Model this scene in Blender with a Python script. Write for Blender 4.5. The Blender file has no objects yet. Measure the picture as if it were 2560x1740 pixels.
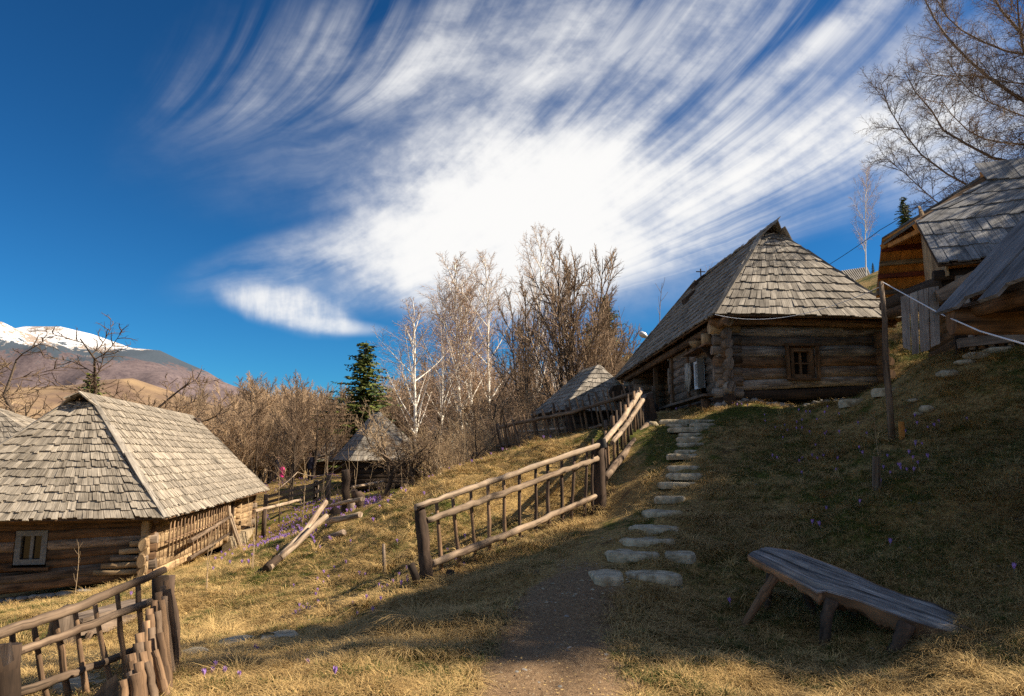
import bpy, math, random, numpy as np
from mathutils import Vector, Matrix
random.seed(7); RNG = np.random.default_rng(7)
R = math.radians
scene = bpy.context.scene
COL = scene.collection

# ------------------------------------------------------------------ camera
EYE = Vector((0.0, 0.0, 1.6)); FPX = 1707.0; PITCH = R(9.0)
cam_d = bpy.data.cameras.new('camera'); cam = bpy.data.objects.new('camera', cam_d); COL.objects.link(cam)
cam.location = EYE; cam.rotation_euler = (R(90) + PITCH, 0, 0)
cam_d.sensor_width = 36.0; cam_d.lens = 36.0 * FPX / 2560.0
cam_d.clip_start = 0.05; cam_d.clip_end = 20000
scene.camera = cam

def P(u, v, Y):
    """the world point at forward distance Y seen at photograph pixel (u, v)"""
    k = (870.0 - v) / FPX; h = (u - 1280.0) / FPX
    cy = math.cos(PITCH) - k * math.sin(PITCH); cz = math.sin(PITCH) + k * math.cos(PITCH)
    return Vector((h / cy * Y, Y, EYE.z + cz / cy * Y))
def AE(u, v):
    p = P(u, v, 1.0) - EYE
    return math.degrees(math.atan2(p.x, p.y)), math.degrees(math.atan2(p.z, math.hypot(p.x, p.y)))

# ------------------------------------------------------------------ light
SUN_EL, SUN_AZ = 39.0, 92.0          # azimuth clockwise from +Y
sd = Vector((math.sin(R(SUN_AZ)) * math.cos(R(SUN_EL)), math.cos(R(SUN_AZ)) * math.cos(R(SUN_EL)), math.sin(R(SUN_EL))))
sun_d = bpy.data.lights.new('sun', 'SUN'); sun = bpy.data.objects.new('sun', sun_d); COL.objects.link(sun)
sun_d.energy = 5.0; sun_d.angle = R(0.5); sun_d.color = (1.0, 0.86, 0.66)
sun.rotation_euler = sd.to_track_quat('Z', 'Y').to_euler(); sun.location = (30, 0, 40)
sun['label'] = 'warm daylight sun'

scene.view_settings.view_transform = 'Standard'; scene.view_settings.look = 'None'
scene.view_settings.gamma = 1.0; scene.view_settings.exposure = 1.1
scene.view_settings.use_curve_mapping = False

# ------------------------------------------------------------------ node helper
class N:
    """small expression wrapper: arithmetic on N objects adds Math nodes"""
    def __init__(s, nt, sock): s.nt, s.k = nt, sock
    @staticmethod
    def m(nt, op, *a, clamp=False):
        n = nt.nodes.new('ShaderNodeMath'); n.operation = op; n.use_clamp = clamp
        for i, x in enumerate(a):
            if isinstance(x, N): nt.links.new(x.k, n.inputs[i])
            else: n.inputs[i].default_value = float(x)
        return N(nt, n.outputs[0])
    def __add__(s, o): return N.m(s.nt, 'ADD', s, o)
    __radd__ = __add__
    def __sub__(s, o): return N.m(s.nt, 'SUBTRACT', s, o)
    def __rsub__(s, o): return N.m(s.nt, 'SUBTRACT', o, s)
    def __mul__(s, o): return N.m(s.nt, 'MULTIPLY', s, o)
    __rmul__ = __mul__
    def __truediv__(s, o): return N.m(s.nt, 'DIVIDE', s, o)
    def pw(s, e): return N.m(s.nt, 'POWER', N.m(s.nt, 'MAXIMUM', s, 0.0), e)
    def clamp(s): return N.m(s.nt, 'MULTIPLY', s, 1.0, clamp=True)
    def sm(s, a, b):
        n = s.nt.nodes.new('ShaderNodeMapRange'); n.interpolation_type = 'SMOOTHSTEP'
        s.nt.links.new(s.k, n.inputs[0]); n.inputs[1].default_value = a; n.inputs[2].default_value = b
        return N(s.nt, n.outputs[0])
def comb(nt, x, y, z=0.0):
    n = nt.nodes.new('ShaderNodeCombineXYZ')
    for i, a in enumerate((x, y, z)):
        if isinstance(a, N): nt.links.new(a.k, n.inputs[i])
        else: n.inputs[i].default_value = float(a)
    return n.outputs[0]
def noise(nt, vec, scale=1.0, detail=4.0, rough=0.55, dist=0.0):
    n = nt.nodes.new('ShaderNodeTexNoise'); nt.links.new(vec, n.inputs['Vector'])
    n.inputs['Scale'].default_value = scale; n.inputs['Detail'].default_value = detail
    n.inputs['Roughness'].default_value = rough; n.inputs['Distortion'].default_value = dist
    return N(nt, n.outputs['Fac'])
def mixc(nt, f, a, b):
    n = nt.nodes.new('ShaderNodeMix'); n.data_type = 'RGBA'
    if isinstance(f, N): nt.links.new(f.k, n.inputs[0])
    else: n.inputs[0].default_value = f
    for i, c in ((6, a), (7, b)):
        if isinstance(c, (tuple, list)): n.inputs[i].default_value = (*c[:3], 1)
        else: nt.links.new(c, n.inputs[i])
    return n.outputs[2]
def mulc(nt, c, f):
    n = nt.nodes.new('ShaderNodeVectorMath'); n.operation = 'SCALE'
    nt.links.new(c, n.inputs[0])
    if isinstance(f, N): nt.links.new(f.k, n.inputs['Scale'])
    else: n.inputs['Scale'].default_value = f
    return n.outputs[0]

# ------------------------------------------------------------------ world: sky and cirrus
world = bpy.data.worlds.new('World'); scene.world = world; world.use_nodes = True
nt = world.node_tree; nt.nodes.clear()
sky = nt.nodes.new('ShaderNodeTexSky'); sky.sky_type = 'NISHITA'; sky.sun_disc = False
sky.sun_elevation = R(SUN_EL); sky.sun_rotation = R(SUN_AZ)
sky.altitude = 600; sky.air_density = 1.0; sky.dust_density = 0.3; sky.ozone_density = 2.5
tc = nt.nodes.new('ShaderNodeTexCoord')
sep = nt.nodes.new('ShaderNodeSeparateXYZ'); nt.links.new(tc.outputs['Generated'], sep.inputs[0])
X, Y, Z = (N(nt, sep.outputs[i]) for i in range(3))
az = N.m(nt, 'ARCTAN2', X, Y) * (180 / math.pi)
el = N.m(nt, 'ARCSINE', Z) * (180 / math.pi)
# cirrus is drawn on the sky by direction: U, V are gnomonic coordinates about one fixed compass direction
fw = Y * math.cos(PITCH) + Z * math.sin(PITCH); upw = Z * math.cos(PITCH) - Y * math.sin(PITCH)
fden = N.m(nt, 'MAXIMUM', fw, 0.15)
U = X / fden * FPX + 1280.0; V = 870.0 - upw / fden * FPX
wn1 = noise(nt, comb(nt, U * 0.0035, V * 0.0035, 3.1), 1.0, 4, 0.55)
wn2 = noise(nt, comb(nt, U * 0.012, V * 0.012, 9.7), 1.0, 4, 0.6)
def curl(vb0, slope, L, warp):
    """streamlines that leave a slanted base line and bend upward; returns (across, along)"""
    h = vb0 - (U - 1300.0) * slope - V + (wn1 - 0.5) * warp
    hh = N.m(nt, 'MAXIMUM', h, 4.0)
    return U - N.m(nt, 'LOGARITHM', hh, math.e) * L + (wn1 - 0.5) * warp * .6, h, hh
def streaks(ps, al, f, z):
    a = noise(nt, comb(nt, ps * (0.0042 * f), al * 0.0011, z), 1.0, 2, 0.5)
    b = noise(nt, comb(nt, ps * (0.0105 * f), al * 0.0020, z + 3), 1.0, 4, 0.55)
    c = noise(nt, comb(nt, ps * (0.034 * f), al * 0.0045, z + 7), 1.0, 4, 0.6)
    return (a - 0.5) * 1.7 + (b - 0.5) * 1.25 + (c - 0.5) * 0.34
pr_, hr_, _q = curl(790, 0.22, 560, 45)
sr = streaks(pr_, V + U * .6, 1.0, 1.0)
pl_, hl_, _q = curl(285, 0.15, 150, 90)
slf = streaks(pl_, V + U * .8, 1.25, 31.0)
hfade = hl_.sm(5, 130)
sfl = streaks((V + U * 0.26 + (U - 700) * (U - 700) * 0.00016 + (wn1 - .5) * 110) * 1.3, U, 1.0, 51.0)
def ell(u, v, ru, rv, rot=0.0, soft=0.6, wob=0.35):
    c, s = math.cos(R(rot)), math.sin(R(rot)); dx, dy = U - u, v - V
    x, y = (dx * c + dy * s) / ru, (dy * c - dx * s) / rv
    d = (x * x + y * y).pw(0.5) + (wn1 - 0.5) * wob * 1.6 + (wn2 - 0.5) * wob * .7
    return 1.0 - d.sm(1.0 - soft, 1.0 + soft)
m_main = ell(1290, 545, 330, 195, 8, 0.60, 0.45)
m_low = ell(1150, 640, 330, 110, 4, 0.6, 0.35)
m_mid = ell(1560, 520, 420, 120, 22, 0.8, 0.2)
m_right = ell(1960, 400, 560, 75, 14, 0.9, 0.12)
m_r2 = ell(2420, 290, 330, 150, 20, 0.8, 0.3)
m_beam = ell(1990, 140, 360, 30, 34, 1.0, 0.10)
m_beam2 = ell(1600, 330, 420, 34, 40, 1.0, 0.10)
m_fan = ell(1690, 190, 640, 330, 20, 0.55, 0.25)
m_left = ell(1010, 190, 430, 200, 8, 0.75, 0.35)
m_haze = ell(1250, 250, 620, 200, 8, 0.7, 0.2)
m_tail = ell(830, 625, 270, 52, 14, 0.9, 0.15)
m_tail2 = ell(1000, 700, 250, 60, 4, 0.9, 0.2)
m_low2 = ell(1650, 640, 330, 44, 14, 0.9, 0.12)
m_horz = ell(1560, 700, 240, 80, 6, 0.9, 0.4)
bl = noise(nt, comb(nt, U * 0.045, V * 0.010, 2.0), 1.0, 4, 0.6)
bf = noise(nt, comb(nt, U * 0.02, V * 0.02, 12.0), 1.0, 4, 0.6)
m_small = ell(715, 768, 125, 40, -14, 0.75, 0.55) * (0.45 + bl * 1.3) + ell(830, 815, 100, 16, -5, .8, .2) * .6
cl = m_main * (1.3 + (bf - 0.5) * 1.6 + sr * .35) + m_low * (0.50 + sr * 0.55 + (bf - .5) * .5) + m_mid * (0.32 + sr * 0.55) \
   + m_right * (0.40 + sr * 0.7) + m_r2 * (0.62 + sr * 0.6) + m_beam * (0.5 + sr * .25) + m_beam2 * (.25 + sr * .3) \
   + m_fan * (0.30 + sr * 1.0).clamp() + m_haze * (.20 + sfl * .55).clamp() + m_left * (0.20 + slf * 0.95).clamp() * hfade \
   + m_tail * (0.42 + sfl * 0.9).clamp() + m_tail2 * (0.28 + sfl * 0.8).clamp() + m_low2 * (0.42 + sr * 0.5).clamp() + m_horz * 0.28 + m_small
# the rest of the sky, out of the frame, carries unseen cirrus, its cover set to whiten the ambient light
gx = X / (Z.clamp() + 0.12); gy = Y / (Z.clamp() + 0.12)
g = noise(nt, comb(nt, gx * 0.5 + gy * 0.3, gy * 1.6 - gx * 0.9, 5.0), 1.2, 6, 0.6)
inn = fw.sm(0.30, 0.45)
cl = cl * inn + (1.0 - inn) * (g - 0.5).sm(-0.15, 0.22) * 0.7
brk = noise(nt, comb(nt, U * 0.0045, V * 0.0065, 77.0), 1.0, 5, 0.62)
cl = cl * (0.55 + brk.sm(0.32, 0.62) * 0.62 + m_main * .25)
cl = N.m(nt, 'MAXIMUM', cl * el.sm(-1.0, 6.0), 0.0)
cl = 1.0 - N.m(nt, 'POWER', 2.718, cl * cl * -1.15 - cl * 0.55)
gam = nt.nodes.new('ShaderNodeGamma'); nt.links.new(mulc(nt, sky.outputs[0], 0.16), gam.inputs[0]); gam.inputs[1].default_value = 1.30
tint = nt.nodes.new('ShaderNodeVectorMath'); tint.operation = 'MULTIPLY'
nt.links.new(gam.outputs[0], tint.inputs[0]); tint.inputs[1].default_value = (1.15, 3.95, 5.4)
cc = mixc(nt, cl, tint.outputs[0], (7.6, 7.55, 7.45))
bg = nt.nodes.new('ShaderNodeBackground'); nt.links.new(cc, bg.inputs[0]); bg.inputs[1].default_value = 0.060
wo = nt.nodes.new('ShaderNodeOutputWorld'); nt.links.new(bg.outputs[0], wo.inputs[0])
world.cycles.sampling_method = 'MANUAL'; world.cycles.sample_map_resolution = 512
scene.cycles.max_bounces = 6; scene.cycles.diffuse_bounces = 3; scene.cycles.glossy_bounces = 2
scene.cycles.transparent_max_bounces = 6
scene.cycles.use_denoising = False

# ------------------------------------------------------------------ materials
def newmat(name):
    m = bpy.data.materials.new(name); m.use_nodes = True; nt = m.node_tree; nt.nodes.clear()
    o = nt.nodes.new('ShaderNodeOutputMaterial'); b = nt.nodes.new('ShaderNodeBsdfPrincipled')
    nt.links.new(b.outputs[0], o.inputs[0]); b.inputs['Roughness'].default_value = 0.85
    b.inputs['Specular IOR Level'].default_value = 0.25
    return m, nt, b
def bump(nt, b, h, strength=0.5, dist=0.01):
    n = nt.nodes.new('ShaderNodeBump'); n.inputs['Strength'].default_value = strength
    n.inputs['Distance'].default_value = dist
    nt.links.new(h.k, n.inputs['Height']); nt.links.new(n.outputs[0], b.inputs['Normal'])
def attr(nt, name, out='Fac'):
    n = nt.nodes.new('ShaderNodeAttribute'); n.attribute_name = name; return n.outputs[out]
def wood(name, light, dark, fine=30.0, spread=0.5, crack=0.5, spec=0.25, stain=None, rough=0.85, stain_at=0.02):
    """grain runs along U (metres); 'rnd' on each face tells pieces apart"""
    m, nt, b = newmat(name)
    uvn = nt.nodes.new('ShaderNodeUVMap'); uvn.uv_map = 'UVMap'
    s = nt.nodes.new('ShaderNodeSeparateXYZ'); nt.links.new(uvn.outputs[0], s.inputs[0])
    u, v = N(nt, s.outputs[0]), N(nt, s.outputs[1]); r = N(nt, attr(nt, 'rnd'))
    gr = noise(nt, comb(nt, u * 1.6 + r * 31.0, v * fine, r * 17.0), 1.0, 6, 0.65, 0.4)
    big = noise(nt, comb(nt, u * 1.1 + r * 11.0, v * fine * 0.12, r * 5.0 + 3.0), 1.0, 4, 0.6)
    ck = noise(nt, comb(nt, u * 0.9 + r * 7.0, v * fine * 1.3, r * 9.0 + 8.0), 1.0, 3, 0.5)
    f = ((gr - 0.5) * 2.2 + (big - 0.5) * 1.8 + 0.5).clamp()
    c = mixc(nt, f, dark, light)
    if stain: c = mixc(nt, (big - 0.5).sm(stain_at, stain_at + 0.2) * 0.8, c, stain)
    cr = 1.0 - ck.sm(0.60, 0.72) * crack
    c = mulc(nt, c, (1.0 - spread * 0.5 + r * spread) * cr)
    gmn = nt.nodes.new('ShaderNodeNewGeometry'); wz = noise(nt, gmn.outputs['Position'], 1.1, 5, 0.65); ws = noise(nt, gmn.outputs['Position'], 6.0, 4, 0.6)
    c = mulc(nt, c, 0.72 + (wz * .6 + ws * .4).sm(.34, .62) * 0.42)          # damp stains and weathering with a shape of their own
    if 'shingle' in name: c = mixc(nt, (ws * .5 + wz * .5 - .5).sm(.08, .16) * .35, c, (0.13, 0.125, 0.07))
    nt.links.new(c, b.inputs['Base Color'])
    b.inputs['Specular IOR Level'].default_value = spec; b.inputs['Roughness'].default_value = rough
    bump(nt, b, gr * 0.6 + cr * 0.8, 0.6, 0.012)
    return m
def plain(name, c1, c2, scale=8.0, rough=0.9, bmp=0.4, metal=0.0, bdist=0.02):
    m, nt, b = newmat(name)
    t = nt.nodes.new('ShaderNodeTexCoord'); n = noise(nt, t.outputs['Object'], scale, 5, 0.6)
    nt.links.new(mixc(nt, n.sm(0.3, 0.7), c1, c2), b.inputs['Base Color'])
    b.inputs['Roughness'].default_value = rough; b.inputs['Metallic'].default_value = metal
    if bmp: bump(nt, b, n, bmp, bdist)
    return m
M = {}
M['shingle'] = wood('weathered_shingle_wood', (0.43, 0.375, 0.305), (0.10, 0.083, 0.064), 45, 0.50, 0.4)
M['shingle_dark'] = wood('grey_shingle_wood', (0.35, 0.315, 0.27), (0.085, 0.073, 0.062), 45, 0.6, 0.4)
M['shingle_blue'] = wood('silver_shingle_wood', (0.31, 0.31, 0.32), (0.10, 0.10, 0.105), 30, 0.4, 0.5)
M['board_old'] = wood('old_roof_board_wood', (0.22, 0.225, 0.245), (0.05, 0.053, 0.06), 28, 0.3, 0.7)
M['log_tan'] = wood('lit_tan_log_wood', (0.46, 0.33, 0.19), (0.15, 0.088, 0.045), 16, 0.35, 0.6)  # tan as it looks in sun, so some sunlight is in the colour
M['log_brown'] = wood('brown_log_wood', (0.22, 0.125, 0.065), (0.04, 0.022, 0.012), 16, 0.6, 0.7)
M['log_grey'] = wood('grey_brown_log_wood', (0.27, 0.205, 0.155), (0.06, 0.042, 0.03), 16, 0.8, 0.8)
M['log_pale'] = wood('pale_grey_log_wood', (0.37, 0.32, 0.27), (0.08, 0.06, 0.048), 16, 0.5, 0.8)
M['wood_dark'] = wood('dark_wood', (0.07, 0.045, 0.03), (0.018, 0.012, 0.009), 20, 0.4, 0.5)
M['rail'] = wood('peeled_rail_wood', (0.48, 0.37, 0.265), (0.14, 0.095, 0.065), 30, 0.3, 0.8, stain=(0.26, 0.20, 0.155))
M['rail_bark'] = wood('mottled_bark_rail_wood', (0.46, 0.345, 0.24), (0.07, 0.045, 0.032), 9, 0.3, 0.9, stain=(0.20, 0.145, 0.105), stain_at=-0.03)
M['rail_dark'] = wood('barky_rail_wood', (0.25, 0.18, 0.125), (0.07, 0.045, 0.03), 22, 0.4, 0.7)
M['post_dark'] = wood('dark_bark_post_wood', (0.13, 0.085, 0.06), (0.025, 0.017, 0.012), 14, 0.3, 0.7)
M['stick'] = wood('stick_wood', (0.30, 0.19, 0.11), (0.08, 0.048, 0.03), 26, 0.7, 0.6)
M['orange'] = wood('fresh_orange_board', (0.62, 0.285, 0.075), (0.42, 0.17, 0.04), 14, 0.3, 0.3)
M['beam_red'] = wood('reddish_beam_wood', (0.20, 0.05, 0.025), (0.08, 0.02, 0.012), 14, 0.3, 0.3)
M['door'] = wood('pale_door_board_wood', (0.46, 0.40, 0.35), (0.19, 0.15, 0.125), 18, 0.25, 0.6)
M['bench'] = wood('charred_bench_wood', (0.44, 0.41, 0.385), (0.022, 0.018, 0.015), 38, 0.15, 0.9, 0.45, stain=(0.02, 0.017, 0.017), rough=0.6, stain_at=-0.06)
M['bench_edge'] = wood('split_bench_wood', (0.42, 0.24, 0.13), (0.05, 0.028, 0.018), 26, 1.3, 0.8)
M['bark'] = wood('rough_bark', (0.16, 0.115, 0.08), (0.035, 0.025, 0.018), 9, 0.4, 0.7)
M['bark_twig'] = plain('bare_twig_bark', (0.28, 0.20, 0.12), (0.46, 0.34, 0.22), 1.5, bmp=0)
M['twig_thicket'] = plain('thicket_twig_bark', (0.30, 0.20, 0.12), (0.52, 0.38, 0.25), 0.6, bmp=0)
M['twig_purple'] = plain('birch_twig_bark', (0.33, 0.23, 0.165), (0.54, 0.40, 0.30), 1.0, bmp=0)
M['twig_dark'] = plain('dark_twig_bark', (0.11, 0.075, 0.05), (0.22, 0.15, 0.10), 1.5, bmp=0)
M['stone'] = plain('pale_step_stone', (0.22, 0.175, 0.11), (0.50, 0.43, 0.31), 9, 0.9, 0.7)
M['stone_dark'] = plain('foundation_stone', (0.13, 0.125, 0.115), (0.32, 0.30, 0.27), 4, 0.9, 0.6)
M['clay'] = plain('clay_plinth', (0.22, 0.17, 0.11), (0.34, 0.27, 0.18), 3, 0.95, 0.5)
M['rope'] = plain('white_rope', (0.6, 0.6, 0.62), (0.75, 0.75, 0.78), 30, bmp=0)
M['wire'] = plain('dark_wire', (0.02, 0.02, 0.02), (0.04, 0.04, 0.04), 30, bmp=0)
M['white'] = plain('white_painted_frame', (0.50, 0.52, 0.55), (0.68, 0.70, 0.72), 20, 0.6, 0.2)
M['greypaint'] = plain('grey_painted_frame', (0.12, 0.12, 0.115), (0.19, 0.19, 0.18), 20, 0.6, 0.2)
M['cloth'] = plain('linen_cloth', (0.30, 0.27, 0.23), (0.42, 0.38, 0.33), 9, 0.9, 0.3)
M['metal'] = plain('lamp_metal', (0.55, 0.56, 0.57), (0.7, 0.7, 0.7), 9, 0.4, 0.0, 0.3)
M['black'] = plain('black_iron', (0.015, 0.015, 0.017), (0.03, 0.03, 0.03), 9, 0.5, 0.1)
M['green_roof'] = plain('green_painted_sheet', (0.02, 0.22, 0.15), (0.05, 0.34, 0.24), 3, 0.5, 0.1)
M['red_roof'] = plain('red_painted_sheet', (0.30, 0.03, 0.03), (0.42, 0.06, 0.05), 3, 0.5, 0.1)
M['sheet_grey'] = plain('grey_corrugated_sheet', (0.20, 0.18, 0.155), (0.31, 0.28, 0.24), 2, 0.7, 0.1)
M['pink'] = plain('pink_cloth', (0.75, 0.03, 0.22), (0.85, 0.06, 0.30), 5, 0.8, 0)
M['navy'] = plain('dark_cloth', (0.012, 0.012, 0.022), (0.03, 0.028, 0.045), 5, 0.8, 0)
M['skin'] = plain('skin', (0.50, 0.30, 0.21), (0.56, 0.35, 0.25), 5, 0.6, 0)
M['yellow'] = plain('yellow_round_sign_paint', (0.75, 0.42, 0.03), (0.80, 0.48, 0.05), 5, 0.6, 0)
M['petal'] = plain('crocus_petal', (0.24, 0.11, 0.42), (0.42, 0.27, 0.64), 60, 0.6, 0)
def birch():
    m, nt, b = newmat('birch_bark')
    uvn = nt.nodes.new('ShaderNodeUVMap'); uvn.uv_map = 'UVMap'
    s = nt.nodes.new('ShaderNodeSeparateXYZ'); nt.links.new(uvn.outputs[0], s.inputs[0])
    u, v = N(nt, s.outputs[0]), N(nt, s.outputs[1])
    a = noise(nt, comb(nt, u * 5.0, v * 2.0, 0), 1.0, 4, 0.7); c2 = noise(nt, comb(nt, u * 0.8, v * 0.8, 4), 1.0, 3)
    c = mixc(nt, a.sm(0.56, 0.66), (0.82, 0.78, 0.70), (0.08, 0.06, 0.05))
    c = mixc(nt, c2.sm(0.5, 0.75) * 0.5, c, (0.35, 0.22, 0.13))
    nt.links.new(c, b.inputs['Base Color']); return m
M['birch'] = birch()
def needles():
    m, nt, b = newmat('spruce_needles')
    r = N(nt, attr(nt, 'rnd'))
    c = mixc(nt, r.sm(0.1, 0.9), (0.02, 0.045, 0.013), (0.13, 0.145, 0.028))
    nt.links.new(c, b.inputs['Base Color']); b.inputs['Roughness'].default_value = 0.7; return m
M['needles'] = needles()
def glass():
    m, nt, b = newmat('dark_window_glass')
    b.inputs['Base Color'].default_value = (0.012, 0.011, 0.010, 1); b.inputs['Roughness'].default_value = 0.06
    b.inputs['Specular IOR Level'].default_value = 0.5; return m
M['glass'] = glass()

# ------------------------------------------------------------------ mesh builder
ORG = {}
class MB:
    def __init__(s): s.v, s.f, s.uv, s.r, s.sm = [], [], [], [], []
    def quadface(s, idx, uvs, r, smooth=False):
        s.f.append(tuple(idx)); s.uv.extend(uvs); s.r.append(r); s.sm.append(smooth)
    def tube(s, pts, rad, sides=8, rough=0.0, cap=True, flat=1.0, r=None, up=None, capr=None, square=0.0):
        """pts: world points; rad: one radius or one per point; flat squashes it sideways"""
        pts = [Vector(p) for p in pts]; n = len(pts)
        if not hasattr(rad, '__len__'): rad = [rad] * n
        r = random.random() if r is None else r
        b0 = len(s.v); L = 0.0; ph = random.random() * 6
        ref = Vector(up) if up else (Vector((0, 0, 1)) if abs((pts[-1] - pts[0]).normalized().z) < 0.9 else Vector((1, 0, 0)))
        Ls = []
        for i in range(n):
            t = (pts[min(i + 1, n - 1)] - pts[max(i - 1, 0)]).normalized()
            sx = t.cross(ref).normalized(); sy = sx.cross(t).normalized()
            if i: L += (pts[i] - pts[i - 1]).length
            Ls.append(L)
            for j in range(sides):
                a = 2 * math.pi * (j + 0.5) / sides
                k = rad[i] * (1 + rough * (random.random() - 0.5) * 2 + rough * math.sin(a * 2 + ph))
                ca, sa = math.cos(a), math.sin(a)
                if square:
                    q = max(abs(ca), abs(sa)); ca *= 1 + square * (1 / q - 1); sa *= 1 + square * (1 / q - 1)
                s.v.append(pts[i] + sx * (ca * k * flat) + sy * (sa * k))
        for i in range(n - 1):
            for j in range(sides):
                j2 = (j + 1) % sides; w = 2 * math.pi * rad[i] / sides
                s.quadface((b0 + i * sides + j, b0 + i * sides + j2, b0 + (i + 1) * sides + j2, b0 + (i + 1) * sides + j),
                           ((Ls[i], j * w), (Ls[i], (j + 1) * w), (Ls[i + 1], (j + 1) * w), (Ls[i + 1], j * w)), r, True)
        if cap:
            for i, rev in ((0, False), (n - 1, True)):
                idx = [b0 + i * sides + j for j in range(sides)]
                if not rev: idx = idx[::-1]
                uv = [(random.random() * .02 + 0.3 * math.sin(6.28 * j / sides) * rad[i], rad[i] * math.cos(6.28 * j / sides)) for j in range(sides)]
                s.quadface(idx, uv, (r * 0.7 + 0.3) if capr is None else capr)
        return s
    def hexa(s, c, axis=None, r=None):
        """c: 8 corners, 0-3 one face (loop), 4-7 the opposite one; axis = grain direction"""
        c = [Vector(p) for p in c]; b0 = len(s.v); s.v.extend(c); r = random.random() if r is None else r
        cen = sum(c, Vector()) / 8
        ax = Vector(axis).normalized() if axis is not None else (c[1] - c[0]).normalized()
        for q in ((0, 1, 2, 3), (7, 6, 5, 4), (0, 4, 5, 1), (1, 5, 6, 2), (2, 6, 7, 3), (3, 7, 4, 0)):
            p = [c[i] for i in q]; nn = (p[2] - p[0]).cross(p[3] - p[1])
            if nn.length < 1e-12: continue
            fc = sum(p, Vector()) / 4
            if nn.dot(fc - cen) < 0: q = q[::-1]; p = p[::-1]; nn = -nn
            ac = nn.normalized().cross(ax)
            if ac.length < 0.3: ac = nn.normalized().orthogonal()
            ac.normalize()
            s.quadface([b0 + i for i in q], [((x - c[0]).dot(ax), (x - c[0]).dot(ac)) for x in p], r)
        return s
    def bar(s, a, b, w, h, up=(0, 0, 1), r=None, w2=None):
        """rectangular bar from a to b, w across, h along 'up'"""
        a, b, up = Vector(a), Vector(b), Vector(up); t = (b - a).normalized()
        sx = t.cross(up).normalized(); sy = sx.cross(t).normalized(); w2 = w if w2 is None else w2
        q = lambda p, ww: [p - sx * ww / 2 - sy * h / 2, p + sx * ww / 2 - sy * h / 2, p + sx * ww / 2 + sy * h / 2, p - sx * ww / 2 + sy * h / 2]
        return s.hexa(q(a, w) + q(b, w2), t, r)
    def box(s, lo, hi, r=None, axis=(1, 0, 0)):
        x0, y0, z0 = lo; x1, y1, z1 = hi
        return s.hexa([(x0, y0, z0), (x1, y0, z0), (x1, y1, z0), (x0, y1, z0), (x0, y0, z1), (x1, y0, z1), (x1, y1, z1), (x0, y1, z1)], axis, r)
def raw_mesh(name, V, F, mat, uv=None, rnd=None, smooth=None):
    me = bpy.data.meshes.new(name); V = np.asarray(V, dtype=np.float32)
    if isinstance(F, np.ndarray):
        nf, k = F.shape; tot = nf * k
        me.vertices.add(len(V)); me.vertices.foreach_set('co', V.ravel())
        me.loops.add(tot); me.loops.foreach_set('vertex_index', F.astype(np.int32).ravel())
        me.polygons.add(nf); me.polygons.foreach_set('loop_start', np.arange(0, tot, k, dtype=np.int32))
        me.polygons.foreach_set('loop_total', np.full(nf, k, dtype=np.int32))
    else:
        me.from_pydata([tuple(p) for p in V], [], F)
    if smooth is not None:
        me.polygons.foreach_set('use_smooth', np.broadcast_to(np.asarray(smooth, dtype=bool), len(me.polygons)))
    if uv is not None:
        l = me.uv_layers.new(name='UVMap'); l.data.foreach_set('uv', np.asarray(uv, dtype=np.float32).ravel())
    if rnd is not None:
        a = me.attributes.new('rnd', 'FLOAT', 'FACE'); a.data.foreach_set('value', np.asarray(rnd, dtype=np.float32))
    me.update(calc_edges=True); me.materials.append(mat)
    return me
def tag(o, label=None, cat=None, group=None, kind=None):
    for k, x in (('label', label), ('category', cat), ('group', group), ('kind', kind)):
        if x: o[k] = x
    return o
def empty(name, loc, label, cat, group=None):
    o = bpy.data.objects.new(name, None); COL.objects.link(o); o.location = loc; o.empty_display_size = 0.2
    ORG[o.name] = Vector(loc); return tag(o, label, cat, group)
def mk(name, mb, mat, parent=None, loc=None):
    """link a builder's mesh as one object; loc = its own origin when top-level"""
    org = ORG[parent.name] if parent else Vector(loc if loc is not None else (0, 0, 0))
    V = np.array([tuple(p) for p in mb.v], dtype=np.float64) - np.array(org)
    me = raw_mesh(name, V, mb.f, M[mat] if isinstance(mat, str) else mat, mb.uv, mb.r, mb.sm)
    o = bpy.data.objects.new(name, me); COL.objects.link(o); ORG[o.name] = org
    if parent: o.parent = parent
    else: o.location = org
    return o
def copy_tree(o, parent=None, loc=None, rz=None, scale=None, label=None):
    c = o.copy(); COL.objects.link(c)
    if parent: c.parent = parent
    if loc is not None: c.location = loc
    if rz is not None: c.rotation_euler.z = rz
    if scale is not None: c.scale = scale if hasattr(scale, '__len__') else (scale,) * 3
    if label: c['label'] = label
    for ch in list(o.children): copy_tree(ch, c)
    return c
def lerp(a, b, t): return a + (b - a) * t
def jit(a): return (random.random() - 0.5) * 2 * a
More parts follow.
